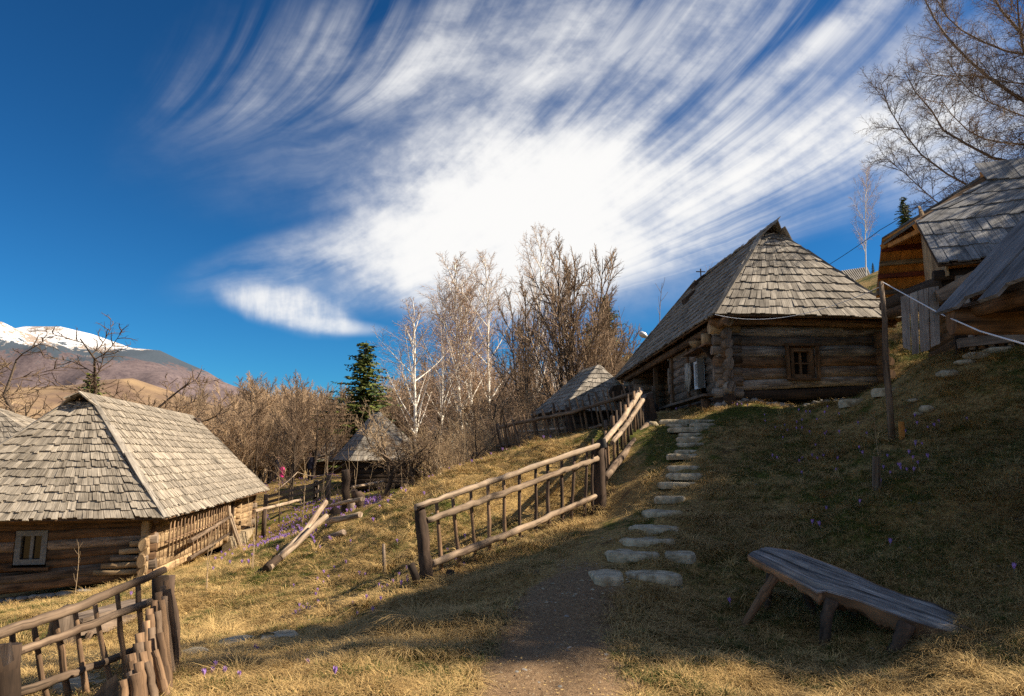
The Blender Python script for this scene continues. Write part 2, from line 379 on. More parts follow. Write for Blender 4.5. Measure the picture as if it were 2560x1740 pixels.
# ------------------------------------------------------------------ terrain
def _h(i, j, seed):
    n = (i * 374761393 + j * 668265263 + seed * 974634777) & 0xffffffff
    n = ((n ^ (n >> 13)) * 1274126177) & 0xffffffff
    return ((n ^ (n >> 16)) & 0xffff) / 65535.0
def vnoise(x, y, seed=0):
    xi, yi = np.floor(x).astype(np.int64), np.floor(y).astype(np.int64); fx, fy = x - xi, y - yi
    fx = fx * fx * (3 - 2 * fx); fy = fy * fy * (3 - 2 * fy)
    a = _h(xi, yi, seed) * (1 - fx) + _h(xi + 1, yi, seed) * fx
    b = _h(xi, yi + 1, seed) * (1 - fx) + _h(xi + 1, yi + 1, seed) * fx
    return a * (1 - fy) + b * fy - 0.5
px = [(1280,1740,4.9),(640,1740,5.25),(450,1740,5.5),(60,1740,6.0),(200,1650,8),(100,1540,11),(100,1503,15.6),(400,1440,16),
      (640,1350,25),(540,1420,15),(700,1380,14),(870,1380,12),(1060,1470,9.2),(1500,1275,12),(1280,1370,10.6),(1000,1262,14.2),
      (870,1292,15.5),(1130,1182,17),(1250,1138,18),(945,1272,22),(800,1290,24.5),(720,1330,23),(700,1272,31),(700,1232,38),
      (950,1214,39),(700,1205,55),(1560,1440,7.5),(1590,1310,9.4),(1620,1190,11.8),(1640,1110,13.9),(1655,1062,16),
      (2300,1640,5.9),(2560,1740,4.9),(1850,1560,7.0),(2560,1300,7.1),(2200,1230,8.6),(2560,1066,9.3),(2220,1000,12.5),
      (2560,862,11.8),(2330,888,12.5),(2480,872,12.2),(1840,1012,17),(2180,985,17.4),(2240,840,20),(1620,1045,18),(1450,1085,18.3),(1900,1300,9.3),(1850,1150,12),(2000,1100,12.6),
      (1100,1250,12.6),(1000,1262,17.5),(945,1275,19.2),(2180,1000,15),(620,1560,9.5),(900,1560,8.0),(1500,1560,6.5)]
ctrl = [tuple(P(*q)) for q in px]
ctrl += [(0,0,0),(0,-12,-.5),(-6,-3,-1.4),(8,-4,2.2),(-18,8,-2.4),(-26,24,-2.6),(-12,34,-1.4),(5,2.5,.35),(9,5,2.5),(14,9,5.6),(20,14,8.5),
         (15,25,7.6),(30,30,15),(3.5,29,1.5),(4,40,2.0),(12,40,7.5),(-4,30,-.1),(-14,60,-.2),(-40,60,-1),(0,80,1.0),(12,62,9.0),(30,62,15.5),(50,60,22),(-60,110,0),(60,110,28),(0,130,4),
         (-60,20,-4),(-50,-20,-5),(50,0,22),(45,-30,20),(0,-50,-1),(-90,70,-1),(110,60,38),(10,100,10),(-25,45,-1)]
CP = np.array(ctrl, dtype=np.float64)
def _phi(r2): return 0.5 * r2 * np.log(r2 + 1e-9)
def _fit():
    n = len(CP); d2 = ((CP[:, None, :2] - CP[None, :, :2]) ** 2).sum(-1)
    A = np.zeros((n + 3, n + 3)); A[:n, :n] = _phi(d2) + np.eye(n) * 0.05
    A[:n, n] = 1; A[:n, n + 1:] = CP[:, :2]; A[n, :n] = 1; A[n + 1:, :n] = CP[:, :2].T
    return np.linalg.solve(A, np.concatenate([CP[:, 2], [0, 0, 0]]))
W = _fit()
def path_d(x, y):
    """distance to the trodden path that runs up beside the steps"""
    pl = [(0.25, 3.0), (0.28, 5.5), (0.50, 7.2), (1.20, 9.4), (1.95, 11.8), (2.5, 14.0), (2.9, 16.5), (3.0, 20)]
    wd = [0.62, 0.60, 0.50, 0.26, 0.26, 0.24, 0.25, 0.3]; best = np.full(x.shape, 1e9)
    for i in range(len(pl) - 1):
        (x0, y0), (x1, y1) = pl[i], pl[i + 1]; L2 = (x1 - x0) ** 2 + (y1 - y0) ** 2
        t = np.clip(((x - x0) * (x1 - x0) + (y - y0) * (y1 - y0)) / L2, 0, 1)
        d = np.hypot(x - x0 - t * (x1 - x0), y - y0 - t * (y1 - y0)) / (wd[i] + (wd[i + 1] - wd[i]) * t)
        best = np.minimum(best, d)
    return best
def Hn(x, y, fine=True):
    x = np.asarray(x, dtype=np.float64); y = np.asarray(y, dtype=np.float64); sh = x.shape
    x, y = x.ravel(), y.ravel(); rr = np.hypot(x, y - 30); lim = 110.0
    k = np.where(rr > lim, lim / np.maximum(rr, 1), 1.0); cx, cy = x * k, 30 + (y - 30) * k
    z = np.full(x.shape, W[-3]) + W[-2] * cx + W[-1] * cy
    for i in range(0, len(x), 40000):
        s = slice(i, i + 40000)
        d2 = (cx[s, None] - CP[None, :, 0]) ** 2 + (cy[s, None] - CP[None, :, 1]) ** 2
        z[s] += _phi(d2) @ W[:-3]
    far = np.clip((rr - lim) / 900, 0, 1); z = z * (1 - far) + 2.0 * far
    near = 1 / (1 + (np.hypot(x, y) / 60) ** 2)
    z += near * (vnoise(x * .55, y * .55, 1) * .16 + vnoise(x * 1.7, y * 1.7, 2) * .12)
    if fine:
        p = np.clip(path_d(x, y) - 0.7, 0, 1)
        z += near * (0.12 + 0.88 * p) * (vnoise(x * 4.5, y * 5.5, 3) * .10 + vnoise(x * 13, y * 13, 4) * .034 + np.abs(vnoise(x * 8 + y * 3, y * 6, 5)) * .05)
        z -= near * (1 - p) * 0.02
    return z.reshape(sh)
def H(x, y): return float(Hn(np.array([x]), np.array([y]))[0])
def G(u, v, Y):
    """point on the ground below the pixel point at distance Y"""
    p = P(u, v, Y); return Vector((p.x, p.y, H(p.x, p.y)))

def axis_coords(limits):
    out = [limits[0][0]]
    for a, b, s in limits:
        n = max(1, int(round((b - a) / s))); out += list(np.linspace(a, b, n + 1)[1:])
    return np.array(out)
xs = axis_coords([(-6000,-1000,500),(-1000,-200,80),(-200,-60,10),(-60,-25,1.5),(-25,-9,.3),(-9,9,.055),(9,16,.11),(16,30,.5),(30,60,2),(60,200,10),(200,1000,80),(1000,6000,500)])
ys = axis_coords([(-3000,-200,400),(-200,-20,15),(-20,3,1.0),(3,10,.055),(10,20,.09),(20,32,.2),(32,60,.6),(60,140,3),(140,400,20),(400,8000,500)])
gx_, gy_ = np.meshgrid(xs, ys); gz_ = Hn(gx_, gy_)
nx, ny = len(xs), len(ys); ii = np.arange(nx * ny).reshape(ny, nx)
GF = np.stack([ii[:-1, :-1], ii[:-1, 1:], ii[1:, 1:], ii[1:, :-1]], -1).reshape(-1, 4)
def ground_mat():
    m, nt, b = newmat('spring_meadow_ground')
    gm = nt.nodes.new('ShaderNodeNewGeometry'); pos = gm.outputs['Position']
    a = noise(nt, pos, 0.55, 5, 0.6); bn = noise(nt, pos, 3.0, 6, 0.7); c = noise(nt, pos, 22.0, 6, 0.7); d = noise(nt, pos, 90.0, 4, 0.7)
    dry = mixc(nt, (c * 0.6 + d * 0.5).sm(0.4, 0.72), (0.11, 0.066, 0.026), (0.46, 0.315, 0.125))
    grn = mixc(nt, c.sm(0.35, 0.7), (0.030, 0.038, 0.009), (0.115, 0.125, 0.022))
    gf = N(nt, attr(nt, 'green'))
    e_ = noise(nt, pos, 1.4, 5, 0.7)
    dry = mixc(nt, (e_ - .5).sm(.06, .16) * .8, dry, (0.085, 0.052, 0.03))
    col = mixc(nt, ((a - 0.5) * 2.0 + (bn - 0.5) * 1.4 + gf).sm(0.42, 0.78), dry, grn)
    soil = mixc(nt, (c * 0.5 + d * 0.6).sm(0.35, 0.75), (0.095, 0.060, 0.036), (0.32, 0.215, 0.125))
    so = N(nt, attr(nt, 'soil'))
    col = mixc(nt, (so + (bn - 0.5) * 0.9 + (c - 0.5) * 0.5).sm(0.40, 0.62), col, soil)
    nt.links.new(col, b.inputs['Base Color']); b.inputs['Roughness'].default_value = 0.95
    b.inputs['Specular IOR Level'].default_value = 0.1
    bump(nt, b, c * 0.7 + d * 0.4 + bn, 0.9, 0.03); return m
M['ground'] = ground_mat()
gme = raw_mesh('ground', np.stack([gx_, gy_, gz_], -1).reshape(-1, 3), GF, M['ground'], smooth=True)
pd = path_d(gx_.ravel(), gy_.ravel())
soil = np.clip(1.35 - pd * 0.75, 0, 1) * np.clip(1.0 - (gy_.ravel() - 7.2) * .6, .22, 1)
def green_f(x, y):
    g = 0.36 + 0.0 * x
    g = g + 0.42 * np.exp(-(((x + 5.2) / 3.0) ** 2 + ((y - 17) / 7) ** 2))                    # strip beside the left house
    g = g + 0.5 * np.exp(-(((x + 6.5) / 7) ** 2 + ((y - 33) / 9) ** 2))
    g = g + 0.24 * np.clip((x - 1.2) / 2.5, 0, 1) * np.clip((y - 5.2) / 1.5, 0, 1) + 0.18 * np.exp(-((x + 0.3) ** 2 + ((y - 6.2) / 1.2) ** 2))  # right slope set greener to darken it: its shade is partly in the colour
    g = g + 0.35 * np.exp(-((x - 6) / 4) ** 2 - ((y - 15.6) / 1.1) ** 2)
    return np.clip(g - 0.05, 0, 1)
for nm, val in (('soil', soil), ('green', green_f(gx_.ravel(), gy_.ravel()))):
    at = gme.attributes.new(nm, 'FLOAT', 'POINT'); at.data.foreach_set('value', val.astype(np.float32))
ground = bpy.data.objects.new('ground', gme); COL.objects.link(ground); tag(ground, 'sloping meadow ground of dry grass and a trodden earth path', kind='structure')

# far hills and the snowy mountain: heightfield strips standing at their real distance
def ridge(name, pts, Y, depth, zb, mat, label, seed, amp, n=260, m=46, lean=0.55):
    us = np.linspace(pts[0][0], pts[-1][0], n); vs = np.interp(us, [p[0] for p in pts], [p[1] for p in pts])
    top = np.array([tuple(P(u, v, Y)) for u, v in zip(us, vs)])
    V = []
    for j in range(m + 1):
        t = j / m; s = 2 * t - 1                                   # -1 front foot, 0 crest, 1 back foot
        w = 1 - abs(s) ** 1.15
        yy = Y + depth * s
        z = zb + (top[:, 2] - zb) * w
        x = top[:, 0] * (1 + 0.0 * s)
        q = vnoise(x / (depth * .22) + seed, np.full(n, yy) / (depth * .22), seed) + .5 * vnoise(x / (depth * .09), np.full(n, yy) / (depth * .09), seed + 1)
        z = z + amp * q * (1 - w) * w * 4 * 0.9
        V.append(np.stack([x, np.full(n, yy), z], -1))
    V = np.concatenate(V); idx = np.arange((m + 1) * n).reshape(m + 1, n)
    F = np.stack([idx[:-1, :-1], idx[:-1, 1:], idx[1:, 1:], idx[1:, :-1]], -1).reshape(-1, 4)
    o = bpy.data.objects.new(name, raw_mesh(name, V, F, mat, smooth=True)); COL.objects.link(o)
    return tag(o, label, kind='structure')
def mountain_mat():
    m, nt, b = newmat('mountain_forest_and_snow')
    gm = nt.nodes.new('ShaderNodeNewGeometry'); pos = gm.outputs['Position']
    sp = nt.nodes.new('ShaderNodeSeparateXYZ'); nt.links.new(pos, sp.inputs[0]); x, z = N(nt, sp.outputs[0]), N(nt, sp.outputs[2])
    a = noise(nt, pos, 0.006, 6, 0.65); f = noise(nt, pos, 0.03, 5, 0.7); c2 = noise(nt, pos, 0.0025, 3, 0.5)
    f2 = noise(nt, pos, 0.10, 4, 0.7)
    beech = mixc(nt, (f * 0.4 + a * 0.3 + f2 * .4).sm(0.40, 0.68), (0.070, 0.053, 0.062), (0.165, 0.125, 0.125))
    con = mixc(nt, f2, (0.030, 0.045, 0.065), (0.065, 0.082, 0.105))
    rz = P(0, 880, 3300).z
    hz = z + (a - 0.5) * 210.0 + (c2 - 0.5) * 60 + (f - 0.5) * 190.0 + (f2 - .5) * 70.0
    right = x.sm(P(320, 880, 3300).x, P(420, 880, 3300).x)
    col = mixc(nt, hz.sm(rz - 78, rz - 66), beech, con)
    tan = mixc(nt, f, (0.16, 0.105, 0.065), (0.26, 0.18, 0.12))
    sn = mixc(nt, (f2 * .6 + f * .4 + (a - 0.5) * .7).sm(0.49, 0.54) * 0.85, (0.60, 0.62, 0.66), tan)
    col = mixc(nt, (hz - right * 160.0).sm(rz - 14, rz - 6), col, sn)
    nt.links.new(col, b.inputs['Base Color']); b.inputs['Roughness'].default_value = 1.0; return m
M['mountain'] = mountain_mat()
M['far_hill'] = plain('tan_far_hillside', (0.13, 0.085, 0.062), (0.30, 0.205, 0.115), 0.018, 1.0, 0)
M['near_hill'] = plain('straw_hillside', (0.30, 0.20, 0.07), (0.42, 0.29, 0.11), 0.12, 1.0, 0.3)
ridge('mountain', [(-900,700),(-300,760),(-60,800),(0,808),(40,825),(60,816),(150,816),(230,835),(330,870),(400,876),(450,900),(520,930),(560,955),(700,1010),(900,1080)], 3400, 1500, -60, M['mountain'],
      'snow capped mountain with purple brown beech forest on its flank', 11, 260)
ridge('hill', [(-700,950),(-200,965),(80,968),(200,962),(260,950),(330,945),(420,975),(520,1010),(640,1060),(760,1100)], 900, 420, -8, M['far_hill'],
      'tan wooded foothill below the mountain', 23, 40)
ridge('hillside', [(1380,1075),(1440,985),(1500,930),(1560,890),(1640,868),(1760,850),(1900,800),(2100,745),(2300,700),(2700,640),(3200,600)], 72, 26, -2, M['near_hill'],
      'straw coloured hillside behind the right log house', 31, 1.2, n=160, m=40)
# ------------------------------------------------------------------ log houses
def pl_at(poly, t):
    """point at fraction t (0..1 by index spacing given as first item) of a polyline [(t, point)...]"""
    for (t0, p0), (t1, p1) in zip(poly[:-1], poly[1:]):
        if t <= t1 + 1e-9: return lerp(Vector(p0), Vector(p1), (t - t0) / max(t1 - t0, 1e-9))
    return Vector(poly[-1][1])
def shingle_face(left, right, rows, w, thick=0.022, over=0.35, sag=0.0, fan=1.0, ragged=0.032, step0=0.0, rowvar=0.0):
    """list of shingles (8 corners + grain axis) covering the face between two edge polylines (t 0 at the eave, 1 at the top)"""
    out = []
    L0, R0, L1 = pl_at(left, 0), pl_at(right, 0), pl_at(left, 1)
    nrm = (R0 - L0).cross(L1 - L0).normalized()
    if nrm.z < 0: nrm = -nrm
    for i in range(rows):
        t0 = i / rows; t1 = min((i + 1 + over) / rows, 1.0) if i < rows - 1 else 1.0
        a0, a1 = pl_at(left, t0), pl_at(right, t0); b0, b1 = pl_at(left, t1), pl_at(right, t1)
        W_ = (a1 - a0).length; s = 0.0; rb = jit(rowvar)
        up = ((b0 + b1) / 2 - (a0 + a1) / 2).normalized(); ph = random.random() * 6
        while s < 1 - 1e-6:
            ds = w * random.uniform(0.7, 1.35) / W_; s2 = min(s + ds, 1.0)
            if 1 - s2 < 0.4 * w / W_: s2 = 1.0
            g = 0.004 / W_
            def q(e0, e1, ss, f): return lerp(e0, e1, ss)
            wav = sag * math.sin(s * 5 + ph) 
            dr = jit(ragged) + wav; lift = thick * random.uniform(0.6, 1.9)
            p0 = lerp(a0, a1, s + g) - up * dr; p1 = lerp(a0, a1, s2 - g) - up * (dr + jit(0.006))
            if fan > 0.5: p2 = lerp(b0, b1, s2 - g); p3 = lerp(b0, b1, s + g)
            else:
                Lb = (p1 - p0); p3 = p0 + up * ((b0 - a0).dot(up)); p2 = p3 + Lb
            e = 0.004
            c = [p0 + nrm * lift * 0.55, p1 + nrm * lift * 0.55, p2 + nrm * e, p3 + nrm * e]
            tk = thick
            out.append((c + [c[0] + nrm * tk, c[1] + nrm * tk, c[2] + nrm * tk * .5, c[3] + nrm * tk * .5], (p3 - p0), min(max(random.gauss(0.5 + rb, 0.22), 0), 1)))
            s = s2
    return out
def emit_shingles(parent, items, mat, limit=290, name='shingle'):
    """the largest in view as parts of their own, the rest as one part"""
    def key(it):
        c = sum((Vector(p) for p in it[0][:4]), Vector()) / 4
        d = (c - EYE).length; u = c.x / max(c.y, .1)
        a = (it[0][1] - it[0][0]).length * (it[0][3] - it[0][0]).length
        vis = 1.0 if abs(u) < 0.76 and it[3] else 0.001
        return -vis * a / d ** 2
    items = sorted(items, key=key); rest = MB()
    for k, it in enumerate(items):
        if k < limit: mk(name, MB().hexa(it[0], it[1], it[2]), it[4], parent)
        else: rest.hexa(it[0], it[1], it[2])
    if rest.v:
        o = mk(name + 's_beyond', rest, mat, parent); o['kind'] = 'stuff'
def slab(parent, name, pts, th, mat, nrm=None, grain=None):
    """flat sheet of 3 or 4 corners, th thick downwards along its normal"""
    pts = [Vector(p) for p in pts]
    if len(pts) == 3: pts = pts + [pts[2] + (pts[1] - pts[2]) * 0.001]
    n = (pts[1] - pts[0]).cross(pts[3] - pts[0]).normalized()
    if n.z < 0: n = -n
    mb = MB().hexa(pts + [p - n * th for p in pts], grain if grain is not None else pts[3] - pts[0])
    return mk(name, mb, mat, parent)
def log(parent, a, b, r, mat, flat=0.62, name='log', segs=7, rough=0.05, taper=0.05, sides=8, sag=0.02, square=0.45, rr=None):
    a, b = Vector(a), Vector(b); ph = random.random() * 6; pts, rad = [], []
    k = 1 + jit(taper)
    for i in range(segs + 1):
        t = i / segs; p = lerp(a, b, t)
        p.z += math.sin(t * 5 + ph) * sag * 0.6 + jit(sag * 0.3)
        pts.append(p); rad.append(r * (lerp(k, 2 - k, t)) * (1 + jit(rough)))
    return mk(name, MB().tube(pts, rad, sides, rough * 0.35, True, flat, r=rr, up=(0, 0, 1), square=square), mat, parent)
def wallrun(parent, c0, c1, zb0, zb1, zt, n, mats, ext=0.22, holes=(), off=0, r=None, flat=0.55, ext1=None):
    """horizontal logs between wall corners c0, c1 (2D); holes = (s0, s1, z0, z1) in metres along the wall"""
    c0, c1 = Vector(c0), Vector(c1); L = (c1 - c0).length; d = (c1 - c0) / L; ext1 = ext if ext1 is None else ext1
    for i in range(n):
        f = (i + 0.5 + off) / n
        z0, z1 = lerp(zb0, zt, f), lerp(zb1, zt, f); h = (zt - (zb0 + zb1) / 2) / n; rr_ = (r or h * 0.545) * random.uniform(0.90, 1.10)
        zc = (z0 + z1) / 2
        spans = [(-ext * random.uniform(.8, 1.5), L + ext1 * random.uniform(.7, 1.2))]
        for (s0, s1, q0, q1) in holes:
            zz = lerp(z0, z1, (s0 + s1) / 2 / L)
            if q0 < zz < q1:
                spans = [x for (a, b) in spans for x in ((a, min(b, s0)), (max(a, s1), b)) if x[1] - x[0] > 0.05]
        mt = mats[i % len(mats)] if isinstance(mats, (list, tuple)) else mats
        rv = random.random()
        for a, b in spans:
            pa, pb = c0 + d * a, c0 + d * b
            log(parent, (pa.x, pa.y, lerp(z0, z1, a / L)), (pb.x, pb.y, lerp(z0, z1, b / L)), rr_, mt, flat, segs=max(3, int((b - a) / .55)), rr=rv)
def hip_house(name, label, a, b, EN, w, L, ridge0, ridge1, zr, eavez, ov_side, ov_end, zb, mats, shmat, rows=(14, 13), shw=0.12, limit=290,
              nlog=9, holes_end=(), holes_side=(), over_ridge=0.45, side_vis='right', far_detail=True, deckmat='log_brown', apex_t=0.93, th=0.024, hipmat='shingle_dark', sag=0.02):
    """EN: near eave corner on the reference side (2D + z); a: long axis pointing away, b: across to the right.
    Local frame: s along a from EN, q along b. eavez(s, q) gives the eave height."""
    a, b = Vector((a[0], a[1], 0)).normalized(), Vector((b[0], b[1], 0)).normalized()
    O = Vector((EN[0], EN[1], 0))
    def Q(s, q, z): return O + a * s + b * q + Vector((0, 0, z))
    root = empty(name, Q(L / 2, w / 2, zb[0]), label, 'log house')
    c = w / 2
    NL, NR, FL, FR = Q(0, 0, eavez(0, 0)), Q(0, w, eavez(0, w)), Q(L, 0, eavez(L, 0)), Q(L, w, eavez(L, w))
    R0, R1 = Q(ridge0, c, zr[0]), Q(ridge1, c, zr[1])
    A0, A1 = lerp((NL + NR) / 2, R0, apex_t), lerp((FL + FR) / 2, R1, apex_t)       # hip apexes, just below the ridge
    RO0, RO1 = R0 - a * over_ridge, R1 + a * over_ridge * 0.6
    aw = w * 0.05
    items = []
    # end faces, near and far
    near = shingle_face([(0, NL), (1, A0 - b * aw)], [(0, NR), (1, A0 + b * aw)], rows[1], shw, th, rowvar=.12, sag=sag)
    far = shingle_face([(0, FR), (1, A1 + b * aw)], [(0, FL), (1, A1 - b * aw)], rows[1], shw * 2, th)
    t_a = apex_t
    hl = lambda N_, A_, s: A_ + b * (s * aw)
    left = shingle_face([(0, FL), (t_a, hl(FL, A1, -1)), (t_a + .001, lerp(FL, R1, t_a) + a * over_ridge * .4), (1, RO1)],
                        [(0, NL), (t_a, hl(NL, A0, -1)), (t_a + .001, lerp(hl(NL, A0, -1), RO0, .15) - a * over_ridge * .7), (1, RO0)], rows[0], shw, th, rowvar=.12, sag=sag)
    right = shingle_face([(0, NR), (t_a, hl(NR, A0, 1)), (t_a + .001, lerp(hl(NR, A0, 1), RO0, .15) - a * over_ridge * .7), (1, RO0 + Vector((0, 0, .05)))],
                         [(0, FR), (t_a, hl(FR, A1, 1)), (t_a + .001, lerp(FR, R1, t_a) + a * over_ridge * .4), (1, RO1 + Vector((0, 0, .05)))], rows[0], shw, th, rowvar=.12, sag=sag)
    items += [(*x, True, shmat) for x in near] + [(*x, False, shmat) for x in far]
    items += [(*x, side_vis == 'left', shmat) for x in left] + [(*x, side_vis == 'right', shmat) for x in right]
    emit_shingles(root, items, shmat, limit)
    dn = Vector((0, 0, -0.012))
    for nm_, pts in (('roof_deck', [NL + dn, NR + dn, A0 + b * aw + dn, A0 - b * aw + dn]), ('roof_deck', [FR + dn, FL + dn, A1 - b * aw + dn, A1 + b * aw + dn]),
                     ('roof_deck', [NR + dn, FR + dn, RO1 + dn, RO0 + dn]), ('roof_deck', [FL + dn, NL + dn, RO0 + dn, RO1 + dn])):
        if pts[2] is not None:
            p = list(pts)
            # side decks stop at the hip line
            if (p[2] - RO1 - dn).length < 1e-6: p = [NR + dn, FR + dn, R1 + dn, R0 + dn]
            if (p[3] - RO1 - dn).length < 1e-6: p = [FL + dn, NL + dn, R0 + dn, R1 + dn]
            slab(root, nm_, p, 0.035, deckmat)
    # gablet under the ridge overhang: a dark fill stands in for its shaded opening
    for A_, R_, sg in ((A0, R0, -1), (A1, R1, 1)):
        g0, g1, g2 = A_ - b * aw * 1.6 - Vector((0, 0, .12)), A_ + b * aw * 1.6 - Vector((0, 0, .12)), R_ - Vector((0, 0, 0.04))
        mk('gablet_dark_fill', MB().hexa([g0, g1, g2, g2 + b * .001] + [p - a * sg * .03 for p in (g0, g1, g2, g2 + b * .001)], (0, 0, 1)), 'wood_dark', root)
    # hip boards
    for N_, A_, sg in ((NL, A0, -1), (NR, A0, 1), (FR, A1, 1), (FL, A1, -1)):
        top = hl(N_, A_, sg); k = 4
        for i in range(k):
            p0, p1 = lerp(N_, top, i / k), lerp(N_, top, (i + 1.06) / k)
            z = Vector((0, 0, 0.035))
            mk('hip_board', MB().bar(p0 + z, p1 + z + Vector((jit(.03), jit(.03), .015 + jit(.012))), 0.15 + jit(.03), 0.028, (0, 0, 1)), hipmat, root)
    # walls
    zt = min(eavez(0, 0), eavez(0, w)) + 0.16
    s0, s1, q0, q1 = ov_end, L - ov_end, ov_side, w - ov_side
    def c2(s, q): p = O + a * s + b * q; return Vector((p.x, p.y))
    ztf = min(eavez(L, 0), eavez(L, w)) + 0.16
    wallrun(root, c2(s0, q0), c2(s0, q1), zb[0], zb[1], zt, nlog, mats[0], holes=holes_end)
    wallrun(root, c2(s1, q0), c2(s1, q1), zb[3], zb[2], ztf, nlog, mats[0])
    return root, Q, c2, (s0, s1, q0, q1, zt, ztf)

def window(parent, o, ux, w, h, mat, fw=0.08, depth=0.05, cross=True, midonly=False, glassm='glass', proud=0.03):
    """casement window; o = lower left corner of the outer frame, ux = direction across, facing n = ux x z"""
    ux = Vector(ux).normalized(); uz = Vector((0, 0, 1)); n = ux.cross(uz).normalized()
    if n.dot(EYE - Vector(o)) < 0: n = -n
    o = Vector(o) + n * proud
    def bar_(x0, x1, z0, z1, d0, d1, mt, nm, par):
        c = [o + ux * x + uz * z + n * d for d in (d0, d1) for (x, z) in ((x0, z0), (x1, z0), (x1, z1), (x0, z1))]
        return mk(nm, MB().hexa(c, ux if x1 - x0 > z1 - z0 else uz), mt, par)
    pane = bar_(fw * .9, w - fw * .9, fw * .9, h - fw * .9, -depth - .02, -depth, glassm, 'window_pane', parent)
    fr = MB()
    for x0, x1, z0, z1 in ((0, fw, 0, h), (w - fw, w, 0, h), (fw, w - fw, 0, fw), (fw, w - fw, h - fw, h)):
        c = [o + ux * x + uz * z + n * d for d in (-depth, depth * .4) for (x, z) in ((x0, z0), (x1, z0), (x1, z1), (x0, z1))]; fr.hexa(c, ux if x1 - x0 > z1 - z0 else uz)
    f = mk('window_frame', fr, mat, parent)
    mm = MB(); m_ = fw * .28; c_ = w / 2
    for x0, x1, z0, z1 in [(c_ - m_, c_ + m_, fw, h - fw)] + ([(fw, w - fw, h * .5 - m_ * .7, h * .5 + m_ * .7)] if cross else []):
        dd = (-depth * .9, -depth * .3) if x1 - x0 < z1 - z0 else (-depth * .85, -depth * .35)
        c = [o + ux * x + uz * z + n * d for d in dd for (x, z) in ((x0, z0), (x1, z0), (x1, z1), (x0, z1))]; mm.hexa(c, uz if x1 - x0 < z1 - z0 else ux)
    g = mk('muntin', mm, mat, f)
    return f

# ---- house on the left
aA = Vector((-.1695, 1, 0)).normalized(); bA = Vector((aA.y, -aA.x, 0))
NRA = P(415, 1297, 15.5)
wA = 5.6; LA = 12.7
ENA = NRA - bA * wA
ezA = lambda s, q: NRA.z + 0.0 * s
zbA = [H(*(ENA + aA * .6 + bA * .5).xy) + .12, -1.05, -1.20, -1.35]
def wpoint(c, d, s): p = c + d * s; return p
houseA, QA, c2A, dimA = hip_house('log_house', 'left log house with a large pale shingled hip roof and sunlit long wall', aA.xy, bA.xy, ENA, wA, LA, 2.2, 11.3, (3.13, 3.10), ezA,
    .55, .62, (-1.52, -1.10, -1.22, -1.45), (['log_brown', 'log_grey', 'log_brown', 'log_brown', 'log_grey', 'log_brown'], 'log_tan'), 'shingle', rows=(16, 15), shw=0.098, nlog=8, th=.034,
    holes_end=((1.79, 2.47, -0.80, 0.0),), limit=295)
s0, s1, q0, q1, ztA, ztfA = dimA
wallrun(houseA, c2A(s0, q1), c2A(s1, q1), -1.10, -1.22, ztA, 8, 'log_tan', off=-0.35, r=.15, ext=.22)  # paler logs than the end wall: sun and shade put into the wood colours
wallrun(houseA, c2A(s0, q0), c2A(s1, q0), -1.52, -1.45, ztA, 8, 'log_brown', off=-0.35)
# inner cross wall ends showing through the long wall
for s in (7.6, 9.3):
    for i in range(8):
        z = lerp(-1.12, ztA, (i + .5) / 8); p = c2A(s, q1); d = bA
        log(houseA, (p.x - .2 * d.x, p.y - .2 * d.y, z), (p.x + .22 * d.x, p.y + .22 * d.y, z), .13, 'log_tan', .7, name='log_end', segs=2)
pw = QA(s0 - .06, 2.02, -0.90)
window(houseA, QA(s0, 2.36, -0.76), bA, .64, .73, 'greypaint', .115, .06, cross=False)
mk('window_sill', MB().bar(QA(s0 - .1, 2.24, -0.84), QA(s0 - .1, 3.12, -0.84), .12, .06), 'log_brown', houseA)
# stone footing of the end wall, stone by stone
foot = []
for row in range(4):
    q = q0 - .1
    while q < q1 + .1:
        l = random.uniform(.14, .42); zt_ = lerp(-1.56, -1.12, (q - q0) / (q1 - q0)); p = QA(s0 - .05 + jit(.03), q + l / 2, zt_ - .09 - row * .095)
        mb = MB().tube([p - bA * l * .5, p - bA * l * .25, p + bA * l * .3, p + bA * l * .5], [.028, .052, .05, .025], 6, .15, True, 2.2, up=(0, 0, 1), square=.4)
        mk('footing_stone', mb, 'stone_dark', houseA); q += l + .02
# door on the long wall and lean post strip
pd_ = QA(8.45, q1 + .14, -1.0)
mk('door', MB().bar(QA(8.3, q1 + .15, -1.05), QA(8.3, q1 + .15, 0.1), .16, .08, bA), 'wood_dark', houseA)
mk('clay_plinth', MB().hexa([QA(7.6, q1 + .05, -1.45), QA(12.2, q1 + .05, -1.5), QA(12.2, q1 + .35, -1.5), QA(7.6, q1 + .38, -1.45),
                            QA(7.6, q1 + .05, -1.02), QA(12.2, q1 + .05, -1.1), QA(12.2, q1 + .28, -1.12), QA(7.6, q1 + .28, -1.04)]), 'clay', houseA)
for s in (1.2, 4.2, 7.4, 10.2):
    log(houseA, QA(s, q1 - .3, NRA.z + .02), QA(s, wA - .12, NRA.z - .05), .06, 'log_brown', .8, name='rafter_end', segs=2)
log(houseA, QA(.35, q0 - .4, NRA.z + .02), QA(.35, q1 + .45, NRA.z + .02), .12, 'log_brown', .8, name='eave_beam')
log(houseA, QA(.1, q1 + .32, NRA.z + .02), QA(LA - .2, q1 + .32, NRA.z + .02), .10, 'log_brown', .8, name='eave_beam', segs=12)
# near corner log ends, pale and stepped to draw the slanting sun patch
for i, e in enumerate((.25, .45, .62, .8, .95)):
    z = -.35 - i * .15 * 1.0
    p = QA(s0, q1, z); log(houseA, p - bA * (e + .05) - aA * .17, p + bA * .1 - aA * .17, .062, 'log_tan' if i != 2 else 'log_grey', .7, name='log_end', segs=3)

